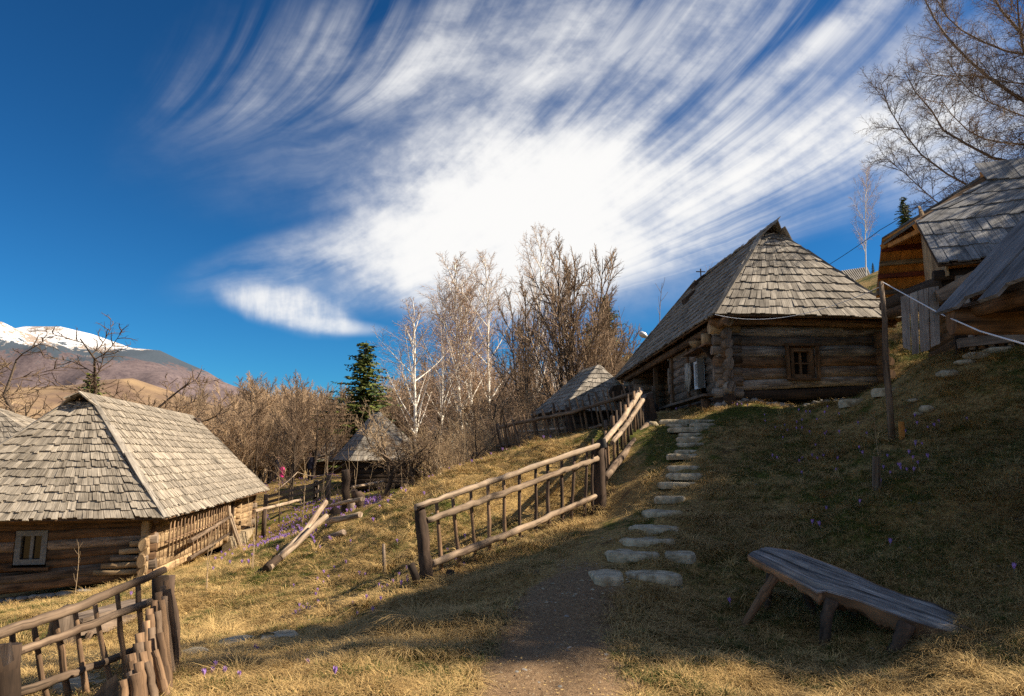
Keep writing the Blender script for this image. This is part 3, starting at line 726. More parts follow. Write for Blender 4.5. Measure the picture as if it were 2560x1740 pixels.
# dark little vent at the far end of the ridge
mk('ridge_vent', MB().hexa([QA(11.0, wA/2 - .15, 2.75), QA(11.6, wA/2 - .15, 2.7), QA(11.6, wA/2 + .45, 2.7), QA(11.0, wA/2 + .45, 2.75),
                          QA(11.0, wA/2 - .15, 3.05), QA(11.6, wA/2 - .15, 3.1), QA(11.6, wA/2 + .3, 3.05), QA(11.0, wA/2 + .3, 3.0)]), 'wood_dark', houseA)

# drying racks and poles on the sunny wall (each rests on the wall)
def rack(name, label, sA, sB, zA0, zA1, zB0, zB1, n, out, tilt=0.0, rails=(.0, 1.0), rr=.018, rrad=.05, mat='stick', over=0.0):
    t = empty(name, QA(sA, q1 + out, zA0), label, 'rack')
    for f in rails:
        mk('rail', MB().tube([QA(sA - .15, q1 + out, lerp(zA0, zA1, f)), QA((sA + sB) / 2, q1 + out + .02, lerp(lerp(zA0, zB0, .5), lerp(zA1, zB1, .5), f)), QA(sB + .15, q1 + out, lerp(zB0, zB1, f))], [rrad, rrad * .9, rrad * .75], 7, .05), mat, t)
    for i in range(n):
        u = i / (n - 1); s = lerp(sA, sB, u); z0, z1 = lerp(zA0, zB0, u), lerp(zA1, zB1, u)
        mk('rung', MB().tube([QA(s + tilt, q1 + out + .03, z0 - over - random.random() * .05), QA(s + jit(.02), q1 + out + .035, z1 + .02)], rr, 6, .1), 'stick', t)
    return t
rack('drying_rack', 'upper hanging rack of many thin upright sticks under the eaves', .95, 6.6, -.62, .12, -.50, .12, 21, .34, rails=(.35, 1.0), rr=.02, rrad=.03, over=.06)
rack('ladder_rack', 'dark ladder shaped rack hanging below the upper stick rack', 2.5, 6.4, -.95, -.52, -.78, -.28, 12, .46, tilt=.08, rails=(0, 1.0), rr=.018, rrad=.06, mat='rail_dark')
for (u0, v0, u1, v1, s, lb) in ((567, 1298, 562, 1378, 7.0, 'taller pale pole leaning on the wall of the left log house'), (575, 1313, 578, 1372, 7.3, 'shorter pale stick leaning beside the taller pole')):
    b_ = QA(s, q1 + .75, 0); b_.z = H(b_.x, b_.y) - .05
    mb = MB().tube([b_, QA(s + .05, q1 + .35, -.35), QA(s + .1, q1 + .3, .02 if s < 7.2 else -.25)], [.05, .045, .04] if s < 7.2 else .03, 7, .05)
    tag(mk('leaning_pole', mb, 'rail', loc=b_), lb, 'pole', 'poles leaning on the left house')

# ---- house on the right hill
aB = Vector((-.0752, 1, 0)).normalized(); bB = Vector((aB.y, -aB.x, 0))
ENB = P(1785, 787, 16.3)
ezB = lambda s, q: 5.0 - .034 * s + .0 * q - 0.05 * math.sin(q / 4.95 * math.pi)
houseB, QB, c2B, dimB = hip_house('log_house', 'dark log house on the hill at the top of the stone steps', aB.xy, bB.xy, ENB, 4.95, 10.9, 2.0, 7.25, (7.93, 7.96), ezB,
    .48, .66, (2.92, 3.12, 3.2, 2.75), (['wood_dark', 'log_pale', 'log_grey', 'log_brown', 'log_pale', 'log_grey', 'log_pale', 'log_brown'], 'log_grey'), 'shingle_dark', rows=(13, 11), shw=0.125, nlog=8, holes_end=((1.62, 2.30, 3.52, 4.32),), side_vis='left',
    over_ridge=.55, apex_t=.94, th=.035, hipmat='shingle_dark', limit=295, sag=.02)
s0, s1, q0b, q1b, ztB, ztfB = dimB
wallrun(houseB, c2B(s0, q0b), c2B(s1, q0b), 2.85, 2.75, ztfB, 8, 'log_grey', off=-.3, holes=((1.2, 1.95, 3.35, 4.2), (4.2, 8.6, 2.0, 5.5)), ext=.25)
wallrun(houseB, c2B(s0, q1b), c2B(s1, q1b), 3.1, 3.2, ztfB, 8, 'log_brown', off=-.3, ext=.35)
wallrun(houseB, c2B(s0 + 4.2, q0b + 1.1), c2B(s0 + 8.6, q0b + 1.1), 2.8, 2.8, ztfB, 8, 'log_brown', ext=0)
for s in (s0 + 4.2, s0 + 8.6): wallrun(houseB, c2B(s, q0b), c2B(s, q0b + 1.1), 2.8, 2.8, ztfB, 8, 'log_grey', ext=.12)
# heavy irregular log ends at the near left corner
for i, (z, r_, e, mt) in enumerate(((4.93, .15, .42, 'log_tan'), (4.62, .13, .33, 'log_grey'), (4.36, .12, .38, 'log_grey'), (4.1, .12, .22, 'log_brown'), (3.82, .12, .34, 'log_grey'), (3.55, .13, .26, 'log_grey'), (3.28, .13, .38, 'log_pale'), (2.98, .15, .32, 'wood_dark'))):
    p = QB(s0, q0b, z)
    log(houseB, p - aB * e - bB * .02, p + aB * .5 - bB * .02, r_, mt, .85, name='log_end', segs=3, rough=.03, square=.85, taper=.02)
    log(houseB, p - bB * e * .9 + Vector((0, 0, -.13)) - aB * .02, p + bB * .4 + Vector((0, 0, -.13)) - aB * .02, r_ * .95, mt, .85, name='log_end', segs=3, rough=.03, square=.85, taper=.02)
for i, z in enumerate((3.95, 3.62, 3.32)):
    p = QB(s0, q1b, z); log(houseB, p - aB * .35 + bB * .15, p + aB * .6 + bB * .1, .11, 'log_brown', .9, name='log_end', segs=2)
# eave beams and rafters
log(houseB, QB(.4, q0b - .45, 4.93), QB(.4, q1b + .4, 4.93), .10, 'log_brown', .8, name='eave_beam')
log(houseB, QB(.0, .28, 4.86), QB(10.7, .28, 4.55), .11, 'log_brown', .8, name='eave_beam', segs=12)
for i in range(2, 11):
    s = .7 + i * .95
    log(houseB, QB(s, .05, ezB(s, 0) - .02), QB(s, 1.2, ezB(s, 0) + 1.0), .05, 'log_brown', .8, name='rafter', segs=2)
# window of the end wall
window(houseB, QB(s0, q0b + 1.66, 3.54), bB, .60, .76, 'log_brown', .09, .12, cross=True, proud=.05)
mk('window_sill', MB().bar(QB(s0 - .12, q0b + 1.56, 3.50), QB(s0 - .12, q0b + 2.36, 3.50), .12, .06), 'log_brown', houseB)
for dq in (1.57, 2.35): mk('window_jamb', MB().bar(QB(s0 - .13, q0b + dq, 3.5), QB(s0 - .13, q0b + dq, 4.36), .09, .07, bB), 'log_brown', houseB)
mk('window_lintel', MB().bar(QB(s0 - .13, q0b + 1.5, 4.38), QB(s0 - .13, q0b + 2.42, 4.38), .08, .07), 'log_brown', houseB)
# white window of the long wall
wf = window(houseB, QB(s0 + 1.25, q0b, 3.42), aB, .62, .76, 'white', .075, .06, proud=.13)
mk('window_shutter', MB().hexa([QB(s0 + 1.22, q0b - .14, 3.40), QB(s0 + 1.22, q0b - .30, 3.40), QB(s0 + 1.17, q0b - .30, 3.40), QB(s0 + 1.17, q0b - .14, 3.40)] +
                              [QB(s0 + 1.22, q0b - .14, 4.2), QB(s0 + 1.22, q0b - .30, 4.2), QB(s0 + 1.17, q0b - .30, 4.2), QB(s0 + 1.17, q0b - .14, 4.2)], (0, 0, 1)), 'greypaint', houseB)
# roof vents, finial cross, ridge combs
for s_, z_, k_ in ((6.0, 0.60, 1), (6.6, .82, 0)):
    p = lerp(QB(s_, 0, ezB(s_, 0)), QB(s_, 2.475, 7.95), z_)
    mk('roof_vent', MB().hexa([p + aB * x + bB * y + Vector((0, 0, z)) for (x, y, z) in ((-.2, -.15, -.1), (.2, -.15, -.1), (.2, .2, .2), (-.2, .2, .2), (-.2, -.2, .12), (.2, -.2, .12), (.2, .15, .42), (-.2, .15, .42))], aB), 'wood_dark', houseB)
pc = QB(7.5, 2.475, 8.0)
mk('finial_cross', MB().bar(pc, pc + Vector((0, 0, .30)), .035, .035, bB).bar(pc + Vector((0, 0, .19)) - bB * .17, pc + Vector((0, 0, .19)) + bB * .17, .03, .032), 'wood_dark', houseB)
for i in range(30):
    s = 1.5 + i * .19; 
    if i in (11, 12, 17): continue
    p = QB(s, 2.42, 7.9)
    mk('ridge_shingle', MB().hexa([p, p + aB * .17, p + aB * .17 + bB * .16 + Vector((0, 0, .22)), p + bB * .16 + Vector((0, 0, .22 + jit(.02)))] +
        [x + bB * .02 for x in (p, p + aB * .17, p + aB * .17 + bB * .16 + Vector((0, 0, .22)), p + bB * .16 + Vector((0, 0, .22)))], (0, 0, 1)), 'shingle_dark', houseB)
# clay plinth, bench, stones
mk('clay_plinth', MB().hexa([QB(.5, .1, 2.3), QB(4.9, .1, 2.2), QB(4.9, .6, 2.2), QB(.5, .6, 2.3), QB(.75, .25, 2.92), QB(4.9, .2, 2.82), QB(4.9, .6, 2.85), QB(.75, .6, 2.95)]), 'clay', houseB)
for i in range(26):
    q = .2 + i * .175; p = QB(.48 + jit(.08), q, 0); p.z = H(p.x, p.y) + .03
    mk('footing_stone', MB().tube([p - bB * .1, p - bB * .05, p + bB * .06, p + bB * .11], [.03, .075, .07, .03], 6, .2, True, 1.5, up=(0, 0, 1)), 'stone_dark', houseB)
wb = empty('wall_bench', QB(1.0, -.12, 3.0), 'long dark plank bench along the side wall of the hill house', 'bench')
mk('seat', MB().bar(QB(.55, .02, 3.10), QB(4.6, .02, 3.02), .34, .06), 'log_grey', wb)
for s in (.9, 3.9):
    p = QB(s, .03, 3.02); mk('leg', MB().tube([p, Vector((p.x, p.y, H(p.x, p.y) - .1))], .12, 8, .1), 'log_brown', wb)
# shelf with wooden bowls over the bench
sh = empty('wall_shelf', QB(1.2, q0b - .2, 4.38), 'plank shelf under the eaves beside the near corner of the hill house', 'shelf')
mk('board', MB().bar(QB(.75, q0b - .28, 4.42), QB(2.6, q0b - .28, 4.37), .34, .05), 'log_brown', sh)
mk('bracket', MB().hexa([QB(1.1, q0b - .1, 4.38), QB(1.1, q0b - .45, 4.38), QB(1.1, q0b - .1, 4.0), QB(1.1, q0b - .1, 4.0) + bB * .001] + [QB(1.16, q0b - .1, 4.38), QB(1.16, q0b - .45, 4.38), QB(1.16, q0b - .1, 4.0), QB(1.16, q0b - .1, 4.0) + bB * .001]), 'wood_dark', sh)
def lathe(prof, at, n=18, axis=(0, 0, 1)):
    mb = MB(); r = random.random(); at = Vector(at)
    for (rr, z) in prof:
        for j in range(n):
            a = 2 * math.pi * j / n; mb.v.append(at + Vector((rr * math.cos(a), rr * math.sin(a), z)))
    for i in range(len(prof) - 1):
        for j in range(n):
            j2 = (j + 1) % n
            mb.quadface((i * n + j, i * n + j2, (i + 1) * n + j2, (i + 1) * n + j), ((prof[i][1], j * .02), (prof[i][1], j * .02 + .02), (prof[i + 1][1], j * .02 + .02), (prof[i + 1][1], j * .02)), r, True)
    return mb
p = QB(1.75, q0b - .3, 4.43)
tag(mk('wooden_bowl', lathe([(0, .0), (.10, .0), (.2, .12), (.23, .2), (.21, .2), (.17, .1), (.0, .04)], p), 'log_tan', loc=p), 'wide wooden trough bowl on the wall shelf of the hill house', 'bowl')
p = QB(1.05, q0b - .3, 4.445)
tag(mk('wooden_tub', lathe([(0, .0), (.135, .0), (.145, .27), (.125, .27), (.11, .03), (0, .03)], p), 'log_tan', loc=p), 'tall round wooden tub on the shelf next to the corner logs', 'tub')
# cloth hanging on the side wall
p = QB(2.9, q0b - .2, 4.2)
mb = MB()
for i in range(7):
    mb.tube([p + aB * (i * .045 - .13) + bB * jit(.03), p + aB * (i * .04 - .12) + bB * jit(.05) - Vector((0, 0, .35)), p + aB * (i * .035 - .1) + bB * jit(.05) - Vector((0, 0, .75 + jit(.1)))], [.02, .04, .025], 5, .2)
tag(mk('hanging_cloth', mb, 'cloth', loc=p), 'crumpled grey linen cloth hanging by the white window', 'cloth')
# porch railing at the recessed middle, barrel
pr = empty('porch_railing', QB(5.2, q0b - .5, 2.6), 'grey board railing of the porch on the far side of the hill house', 'railing')
for s in (4.9, 6.4, 8.2): mk('post', MB().bar(QB(s, -.15, 2.3), QB(s, -.15, 3.75), .09, .09, aB), 'log_grey', pr)
for z in (2.65, 3.1, 3.55): mk('rail', MB().bar(QB(4.8, -.2, z), QB(8.6, -.2, z - .1), .04, .09), 'log_grey', pr)
for i in range(12): mk('baluster', MB().bar(QB(4.95 + i * .29, -.23, 2.45), QB(4.95 + i * .29 + jit(.05), -.23, 3.45 + jit(.1)), .05, .03, aB), 'log_grey' if i % 3 else 'door', pr)
p = QB(4.2, -.45, 0); p.z = H(p.x, p.y) - .02
tag(mk('black_barrel', lathe([(0, 0), (.2, 0), (.235, .2), (.235, .35), (.2, .52), (.18, .5), (0, .48)], p), 'black', loc=p), 'black barrel standing at the end of the wall bench', 'barrel')
for s in (3.2, 4.7, 6.6):
    p = QB(s, q0b - .06, 0); mk('porch_post', MB().bar((p.x, p.y, 2.7), (p.x, p.y, 4.9), .13, .12, aB), 'log_brown', houseB)

# ---- shed with the fresh orange underside
cC = Vector((.947, -.32, 0)).normalized(); eC = Vector((.32, .947, 0)).normalized()
KC = 0.86; C0 = P(2345, 660, 13.6 * KC)      # KC sizes the shed
def QC(s, e, z): return Vector((C0.x, C0.y, 0)) + cC * s * KC + eC * e * KC + Vector((0, 0, 1.6 + (z - 1.6) * KC))
shed = empty('log_shed', QC(3, 2.7, 3.8), 'log shed at the upper right with a silvery board roof and orange underside', 'shed')
LC = 9.0
zE = P(2345, 660, 13.6).z; C1 = QC(-.02, 1.42, 6.95); C2 = QC(1.95, 2.35, 8.02); C3 = QC(-.25, 4.0, 7.2); C4 = QC(-.2, 5.4, 6.0); zR = 8.45
front = shingle_face([(0, C0), (.5, C1), (.88, C2), (1, QC(1.75, 2.5, 8.3))], [(0, QC(LC, 0, zE + .1)), (1, QC(LC, 2.6, 8.4))], 7, .155, .03, fan=1, rowvar=.1)
capS = shingle_face([(0, QC(1.72, 2.22, 7.93)), (1, QC(1.62, 2.62, 8.55))], [(0, QC(LC, 2.22, 7.95)), (1, QC(LC, 2.62, 8.6))], 1, .22, .03)
emit_shingles(shed, [(*x, True, 'shingle_blue') for x in front + capS], 'shingle_blue', 280)
dn = Vector((0, 0, -.03))
slab(shed, 'roof_deck', [C0 + dn, QC(LC, 0, zE + .1) + dn, QC(LC, 2.6, 8.4) + dn, C1 + dn], .03, 'log_brown')
slab(shed, 'roof_deck', [C1 + dn, QC(LC, 1.45, 6.95) + dn, QC(LC, 2.6, 8.4) + dn, QC(1.9, 2.5, 8.3) + dn], .03, 'log_brown')
slab(shed, 'hip_deck', [C3 + dn, C1 + dn, QC(1.9, 2.5, 8.3) + dn, QC(1.92, 2.62, 8.35) + dn], .05, 'shingle_blue')
# underside boards of the far slope, cut along the half hip; purlins across
def fz(e): return 6.0 + (5.4 - e) * .80
def etop(s_): return 3.9 - (min(max(s_, -.25), 1.9) + .25) / 2.15 * 1.25
for i in range(10):
    a0 = i * .24 - .24; a1 = a0 + .235
    c = [QC(a0, 5.4, fz(5.4)), QC(a1, 5.4, fz(5.4)), QC(a1, etop(a1), fz(etop(a1))), QC(a0, etop(a0), fz(etop(a0)))]
    mk('sheathing_board', MB().hexa(c + [x + Vector((0, 0, .04)) for x in c], eC), 'orange', shed)
slab(shed, 'far_roof', [QC(2.17, 5.4, 6.05), QC(LC, 5.4, 6.1), QC(LC, 2.7, 8.4), QC(2.17, 2.7, 8.2)], .05, 'orange')
slab(shed, 'far_roof', [QC(-.24, 5.42, 6.06), QC(2.2, 5.42, 6.06), QC(1.9, 2.62, 8.35), QC(-.25, 3.88, 7.3)], .02, 'shingle_blue')
for e_, mt in ((5.2, 'log_grey'), (4.75, 'beam_red'), (4.42, 'log_tan'), (4.05, 'beam_red')):
    z = fz(e_) - .06; mk('purlin', MB().bar(QC(-.26, e_, z), QC(2.1, e_, z), .10, .10), mt, shed)
mk('rafter', MB().bar(C3 + Vector((0, 0, -.12)), QC(1.8, 2.66, 8.12), .09, .11), 'orange', shed)
mk('rafter', MB().bar(C1 + Vector((0, 0, -.16)), QC(1.8, 2.4, 8.0), .09, .11), 'orange', shed)
mk('rafter', MB().bar(C3 + eC * -.3 + Vector((.12, 0, -.16)), C1 + Vector((.2, .12, -.18)), .08, .09), 'orange', shed)
# vertical gable planks
for i in range(5):
    e0 = .25 + i * .34; e1 = e0 + .335; q = lambda e: zE - .10 + 1.04 * e
    c = [QC(.2, e0, 5.30 + .03 * i), QC(.2, e1, 5.32 + .03 * i), QC(.2, e1, q(e1)), QC(.2, e0, q(e0))]
    mk('gable_plank', MB().hexa(c + [x + cC * .04 for x in c], (0, 0, 1)), 'log_tan', shed)
mk('ridge_gablet', MB().hexa([QC(1.75, 2.3, 7.9), QC(1.75, 2.95, 7.9), QC(1.75, 2.62, 8.5), QC(1.75, 2.61, 8.5), QC(1.8, 2.3, 7.9), QC(1.8, 2.95, 7.9), QC(1.8, 2.62, 8.5), QC(1.8, 2.61, 8.5)], (0, 0, 1)), 'orange', shed)
# wall logs under the eave
gz = lambda s, e: H(QC(s, e, 0).x, QC(s, e, 0).y)
log(shed, QC(.0, .45, 5.38), QC(8.5, .35, 5.45), .10, 'wood_dark', .9, name='wall_plate', segs=12)
log(shed, QC(-.05, 5.2, 5.72), QC(.35, .6, 5.25), .17, 'wood_dark', .9, name='wall_plate', segs=6)  # dark log added where the underside lies in shadow among the log ends
log(shed, QC(-.10, 4.9, 5.45), QC(.3, .8, 4.95), .13, 'log_brown', .9, segs=6)
mk('lintel_beam', MB().bar(P(2345, 742, 11.45), P(2480, 668, 11.2), .12, .20), 'log_grey', shed)
log(shed, QC(.35, .25, 5.12), QC(8.5, .25, 5.2), .13, 'log_grey', .7, name='log', segs=12)
for i in range(5):
    z = 3.95 + i * .25
    log(shed, QC(1.75, .5, z), QC(8.5, .5, z + .1), .14, 'log_grey', .7, segs=10)
    if z > gz(.9, .6): log(shed, QC(.9, .55, z), QC(.9, 4.9, z), .14, 'log_brown', .7, segs=6)
log(shed, QC(.9, 4.9, 5.3), QC(.9, .2, 5.3), .13, 'wood_dark', .8, segs=6)
for s in (1.62, 1.80): mk('corner_post', MB().bar(QC(s, .35, 3.7), QC(s, .35, 5.2), .13, .12, cC), 'log_grey', shed)
for i in range(6):
    s = .55 + i * .17
    mk('palisade_stick', MB().tube([QC(s, .38, 3.75), QC(s + jit(.02), .36, 4.5), QC(s + jit(.03), .38, 5.1)], [.05, .048, .04], 7, .12), 'stick' if i % 2 else 'door', shed)
mk('door_sill', MB().bar(QC(.3, .33, 3.88), QC(1.7, .33, 3.98), .16, .16), 'log_grey', shed)
mk('doorway_dark_panel', MB().hexa([QC(.35, .7, 3.7), QC(1.7, .7, 3.7), QC(1.7, .7, 5.2), QC(.35, .7, 5.2), QC(.35, .75, 3.7), QC(1.7, .75, 3.7), QC(1.7, .75, 5.2), QC(.35, .75, 5.2)]), 'wood_dark', shed)  # dark panel stands for the unlit inside behind the sticks
# board door leaf standing open to the left
dl = [(2253, 741, 2270, 886), (2275, 734, 2289, 884), (2296, 725, 2312, 871), (2321, 719, 2343, 858)]
leaf = empty('board_door', P(2300, 870, 11.5), 'weathered pale board door standing open beside the stick wall of the shed', 'door')
us = [2251, 2273.5, 2294.5, 2321, 2347]; tops = [742, 735, 727, 719, 715]; bots = [868, 886, 881, 868, 850]
for i in range(4):
    u0, u1 = us[i] + .5, us[i + 1] - .7; c = []
    for dd in (0, .045):
        Yd = 11.55 + dd
        bu = (us[i + 1] - us[i]) * .0
        c += [P(u0 + 6, bots[i] , Yd), P(u1 + 4, (bots[i] + bots[i + 1]) / 2, Yd), P(u1, tops[i + 1], Yd), P(u0, tops[i], Yd)]
    mk('plank', MB().hexa(c, (0, 0, 1)), 'door', leaf)
# stones at the shed's foot
stn = empty('footing_stones', P(2400, 885, 11.8), 'row of pale boulders under the lowest log of the shed', 'stones')
for (u, v, w_, h_) in ((2275,905,26,10),(2368,884,60,20),(2410,880,50,12),(2440,876,60,18),(2500,868,80,22),(2545,866,40,16),(2310,948,34,18),(2288,952,22,10)):
    p = G(u, v, 11.7 if v < 940 else 11.0); m_ = p.y / FPX; p.z += h_ * m_ * .2
    mk('stone', MB().tube([p - cC * w_ * m_ * .5, p - cC * w_ * m_ * .3, p + cC * w_ * m_ * .2, p + cC * w_ * m_ * .5], [h_ * m_ * .2, h_ * m_ * .55, h_ * m_ * .6, h_ * m_ * .2], 8, .12, True, 1.6, up=(0, 0, 1)), 'stone', stn)

# ---- nearest roof at the right edge
hut = empty('board_roof_hut', (6.4, 6.6, 1.2), 'nearest hut at the right edge with a dark board roof', 'hut')
def roofD(name, x0, x1, y0, y1, mat, z_off=0, r=None, yo=0):
    zz = lambda x: 3.12 + (x - 4.6) * 1.0
    p = [Vector((x0, y0 + yo, zz(x0))), Vector((x0, y1 + yo, zz(x0))), Vector((x1, y1, zz(x1))), Vector((x1, y0, zz(x1)))]
    n = Vector((-.707, 0, .707)); o = n * z_off
    return mk(name, MB().hexa([q + o for q in p] + [q + o + n * .035 for q in p], (1, 0, 1), r), mat, hut)
ysD = [7.22, 6.83, 6.50, 6.22, 5.95]
for i in range(4): roofD('roof_board', 4.58 + (i % 2) * .05 + jit(.03), 7.3, ysD[i + 1] + .008, ysD[i] - .008, 'board_old', .0 + (i % 2) * .012)
for i in range(3): roofD('roof_board', 4.72 + jit(.05), 7.3, ysD[i + 1] - .12, ysD[i] - .16, 'board_old', -.045)
mk('roof_slope', MB().hexa([(9.9, 5.95, 3.1), (9.9, 7.22, 3.1), (7.25, 7.22, 5.78), (7.25, 5.95, 5.78), (9.9, 5.95, 3.05), (9.9, 7.22, 3.05), (7.25, 7.22, 5.72), (7.25, 5.95, 5.72)], (1, 0, -1)), 'board_old', hut)
mk('eave_beam', MB().tube([(4.84, 7.15, 3.12), (4.84, 6.6, 3.10), (4.84, 5.96, 3.08)], .085, 8, .06), 'log_brown', hut)
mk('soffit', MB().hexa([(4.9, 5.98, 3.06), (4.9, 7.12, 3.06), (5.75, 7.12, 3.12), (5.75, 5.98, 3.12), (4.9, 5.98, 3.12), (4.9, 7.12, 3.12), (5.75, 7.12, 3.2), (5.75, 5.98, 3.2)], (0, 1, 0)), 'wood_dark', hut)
for z in (1.3, 1.55, 1.8, 2.05, 2.3, 2.55, 2.8):
    log(hut, (5.85, 5.9, z), (5.85, 7.1, z), .14, 'log_brown', .7, segs=3); log(hut, (5.7, 7.0, z + .12), (9.2, 7.0, z + .12), .14, 'log_brown', .7, segs=3)
for i in range(8): 
    z = 3.0 + i * .3; hw = 2.75 - i * .3
    log(hut, (7.25 - hw + .1, 7.02, z), (7.25 + hw - .1, 7.02, z), .15, 'log_brown', .6, segs=3)

# ---- cottages farther off
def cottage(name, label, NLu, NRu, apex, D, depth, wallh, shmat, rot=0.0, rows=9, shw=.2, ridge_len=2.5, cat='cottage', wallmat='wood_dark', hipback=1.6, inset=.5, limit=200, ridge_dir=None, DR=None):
    NL, NR = P(*NLu, D), P(*NRu, DR or D); NR.z = NL.z; w = (NR - NL).length; b = (NR - NL).normalized()
    a = Vector((-b.y, b.x, 0)); Ap = P(*apex, D + depth * .3)
    t = empty(name, (NL + NR) / 2 - Vector((0, 0, wallh)), label, cat)
    FL, FR = NL + a * depth, NR + a * depth
    c = (Ap - NL).dot(b); R0 = NL + b * c + a * depth * .3; R0.z = Ap.z; R1 = R0 + a * ridge_len
    its = shingle_face([(0, NL), (1, R0 - b * .05)], [(0, NR), (1, R0 + b * .05)], rows, shw, .03, rowvar=.1)
    itl = shingle_face([(0, FL), (1, R1)], [(0, NL), (1, R0)], rows, shw, .03); itr = shingle_face([(0, NR), (1, R0)], [(0, FR), (1, R1)], rows, shw, .03)
    emit_shingles(t, [(*x, True, shmat) for x in its] + [(*x, True, shmat) for x in itl] + [(*x, False, shmat) for x in itr], shmat, limit)
    for pts in ([NL, NR, R0, R0], [FL, NL, R0, R1], [NR, FR, R1, R0], [FR, FL, R1, R1]):
        pp = [p - Vector((0, 0, .02)) for p in pts]
        if (pp[2] - pp[3]).length < 1e-6: pp = pp[:3]
        slab(t, 'roof_deck', pp, .04, 'wood_dark')
    zb = NL.z - wallh
    i0 = NL + b * inset + a * inset; w_ = w - 2 * inset; d_ = depth - 2 * inset; n = max(4, int(wallh / .24))
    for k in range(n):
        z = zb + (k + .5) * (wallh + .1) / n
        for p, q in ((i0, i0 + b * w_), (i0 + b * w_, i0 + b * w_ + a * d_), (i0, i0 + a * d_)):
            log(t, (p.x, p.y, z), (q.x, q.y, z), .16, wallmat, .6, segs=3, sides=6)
    return t, NL, NR, a, b, R0
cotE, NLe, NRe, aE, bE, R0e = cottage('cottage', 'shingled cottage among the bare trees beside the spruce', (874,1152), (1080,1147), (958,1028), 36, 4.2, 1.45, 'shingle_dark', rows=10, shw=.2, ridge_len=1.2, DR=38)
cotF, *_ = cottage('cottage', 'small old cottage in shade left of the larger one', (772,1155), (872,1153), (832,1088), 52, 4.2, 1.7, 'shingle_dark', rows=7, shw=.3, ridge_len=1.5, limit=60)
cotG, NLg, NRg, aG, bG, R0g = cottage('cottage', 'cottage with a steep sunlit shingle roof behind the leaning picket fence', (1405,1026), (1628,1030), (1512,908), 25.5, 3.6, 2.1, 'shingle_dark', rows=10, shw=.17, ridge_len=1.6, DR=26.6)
mk('smoke_hole', MB().tube([lerp(NLg, NRg, .62) + Vector((0, .4, .75)), lerp(NLg, NRg, .62) + Vector((0, -.25, .70))], [.30, .30], 10, .05, True, 1.0), 'wood_dark', cotG)
# small houses far off: corrugated roof on the hill, green and red sheet roofs
def small_house(label, NLp, NRp, rl, rr, D, depth, wallh, roofm, wallm, ribs=0):
    NL, NR = P(*NLp, D), P(*NRp, D); RL, RR = P(*rl, D + depth / 2), P(*rr, D + depth / 2)
    t = empty('house', (NL + NR) / 2 - Vector((0, 0, wallh)), label, 'house')
    back = Vector((0, depth, 0))
    slab(t, 'roof', [NL, NR, RR, RL], .06, roofm); slab(t, 'roof', [NR + back, NL + back, RL, RR], .06, roofm)
    z = Vector((0, 0, -wallh)); i = Vector((.2, .2, 0))
    mk('wall', MB().hexa([NL + i + z, NR + Vector((-.2, .2, 0)) + z, NR + Vector((-.2, depth - .2, 0)) + z, NL + Vector((.2, depth - .2, 0)) + z,
                         NL + i, NR + Vector((-.2, .2, 0)), NR + Vector((-.2, depth - .2, 0)), NL + Vector((.2, depth - .2, 0))]), wallm, t)
    for e0, e1, r_ in ((NL, NL + back, RL), (NR, NR + back, RR)):
        mk('gable', MB().hexa([e0 + Vector((0, .2, 0)), e1 - Vector((0, .2, 0)), r_ - Vector((0, 0, .1)), r_ - Vector((0, 0.01, .1)),
            *[x + Vector((-.1 if r_ is RR else .1, 0, 0)) for x in (e0 + Vector((0, .2, 0)), e1 - Vector((0, .2, 0)), r_ - Vector((0, 0, .1)), r_ - Vector((0, 0.01, .1)))]], (0, 0, 1)), 'log_tan', t)
    if ribs:
        for k in range(ribs):
            f = (k + .5) / ribs; mk('rib', MB().bar(lerp(NL, NR, f) + Vector((0, 0, .02)), lerp(RL, RR, f) + Vector((0, 0, .02)), .07, .06), roofm, t)
    return t
small_house('small house with a grey corrugated roof on the hill left of the shed', (2135,732), (2192,722), (2080,681), (2168,668), 46, 4, 2.2, 'sheet_grey', 'log_tan', 16)
small_house('distant house with a green roof behind the small shaded cottage', (862,1122), (915,1118), (872,1090), (905,1090), 75, 4, 3.0, 'green_roof', 'log_tan')
small_house('distant house with a red roof between the bare orchard trees', (1040,1112), (1105,1110), (1050,1092), (1095,1092), 70, 4, 3.0, 'red_roof', 'log_tan')
# second roof at the far left edge
cotL, *_ = cottage('log_house', 'log house at the left edge with only its pale roof showing behind the nearer roof', (-420,1150), (170,1150), (-20,1018), 25, 6.0, 2.0, 'shingle', rows=10, shw=.17, ridge_len=.2, limit=60, cat='log house')
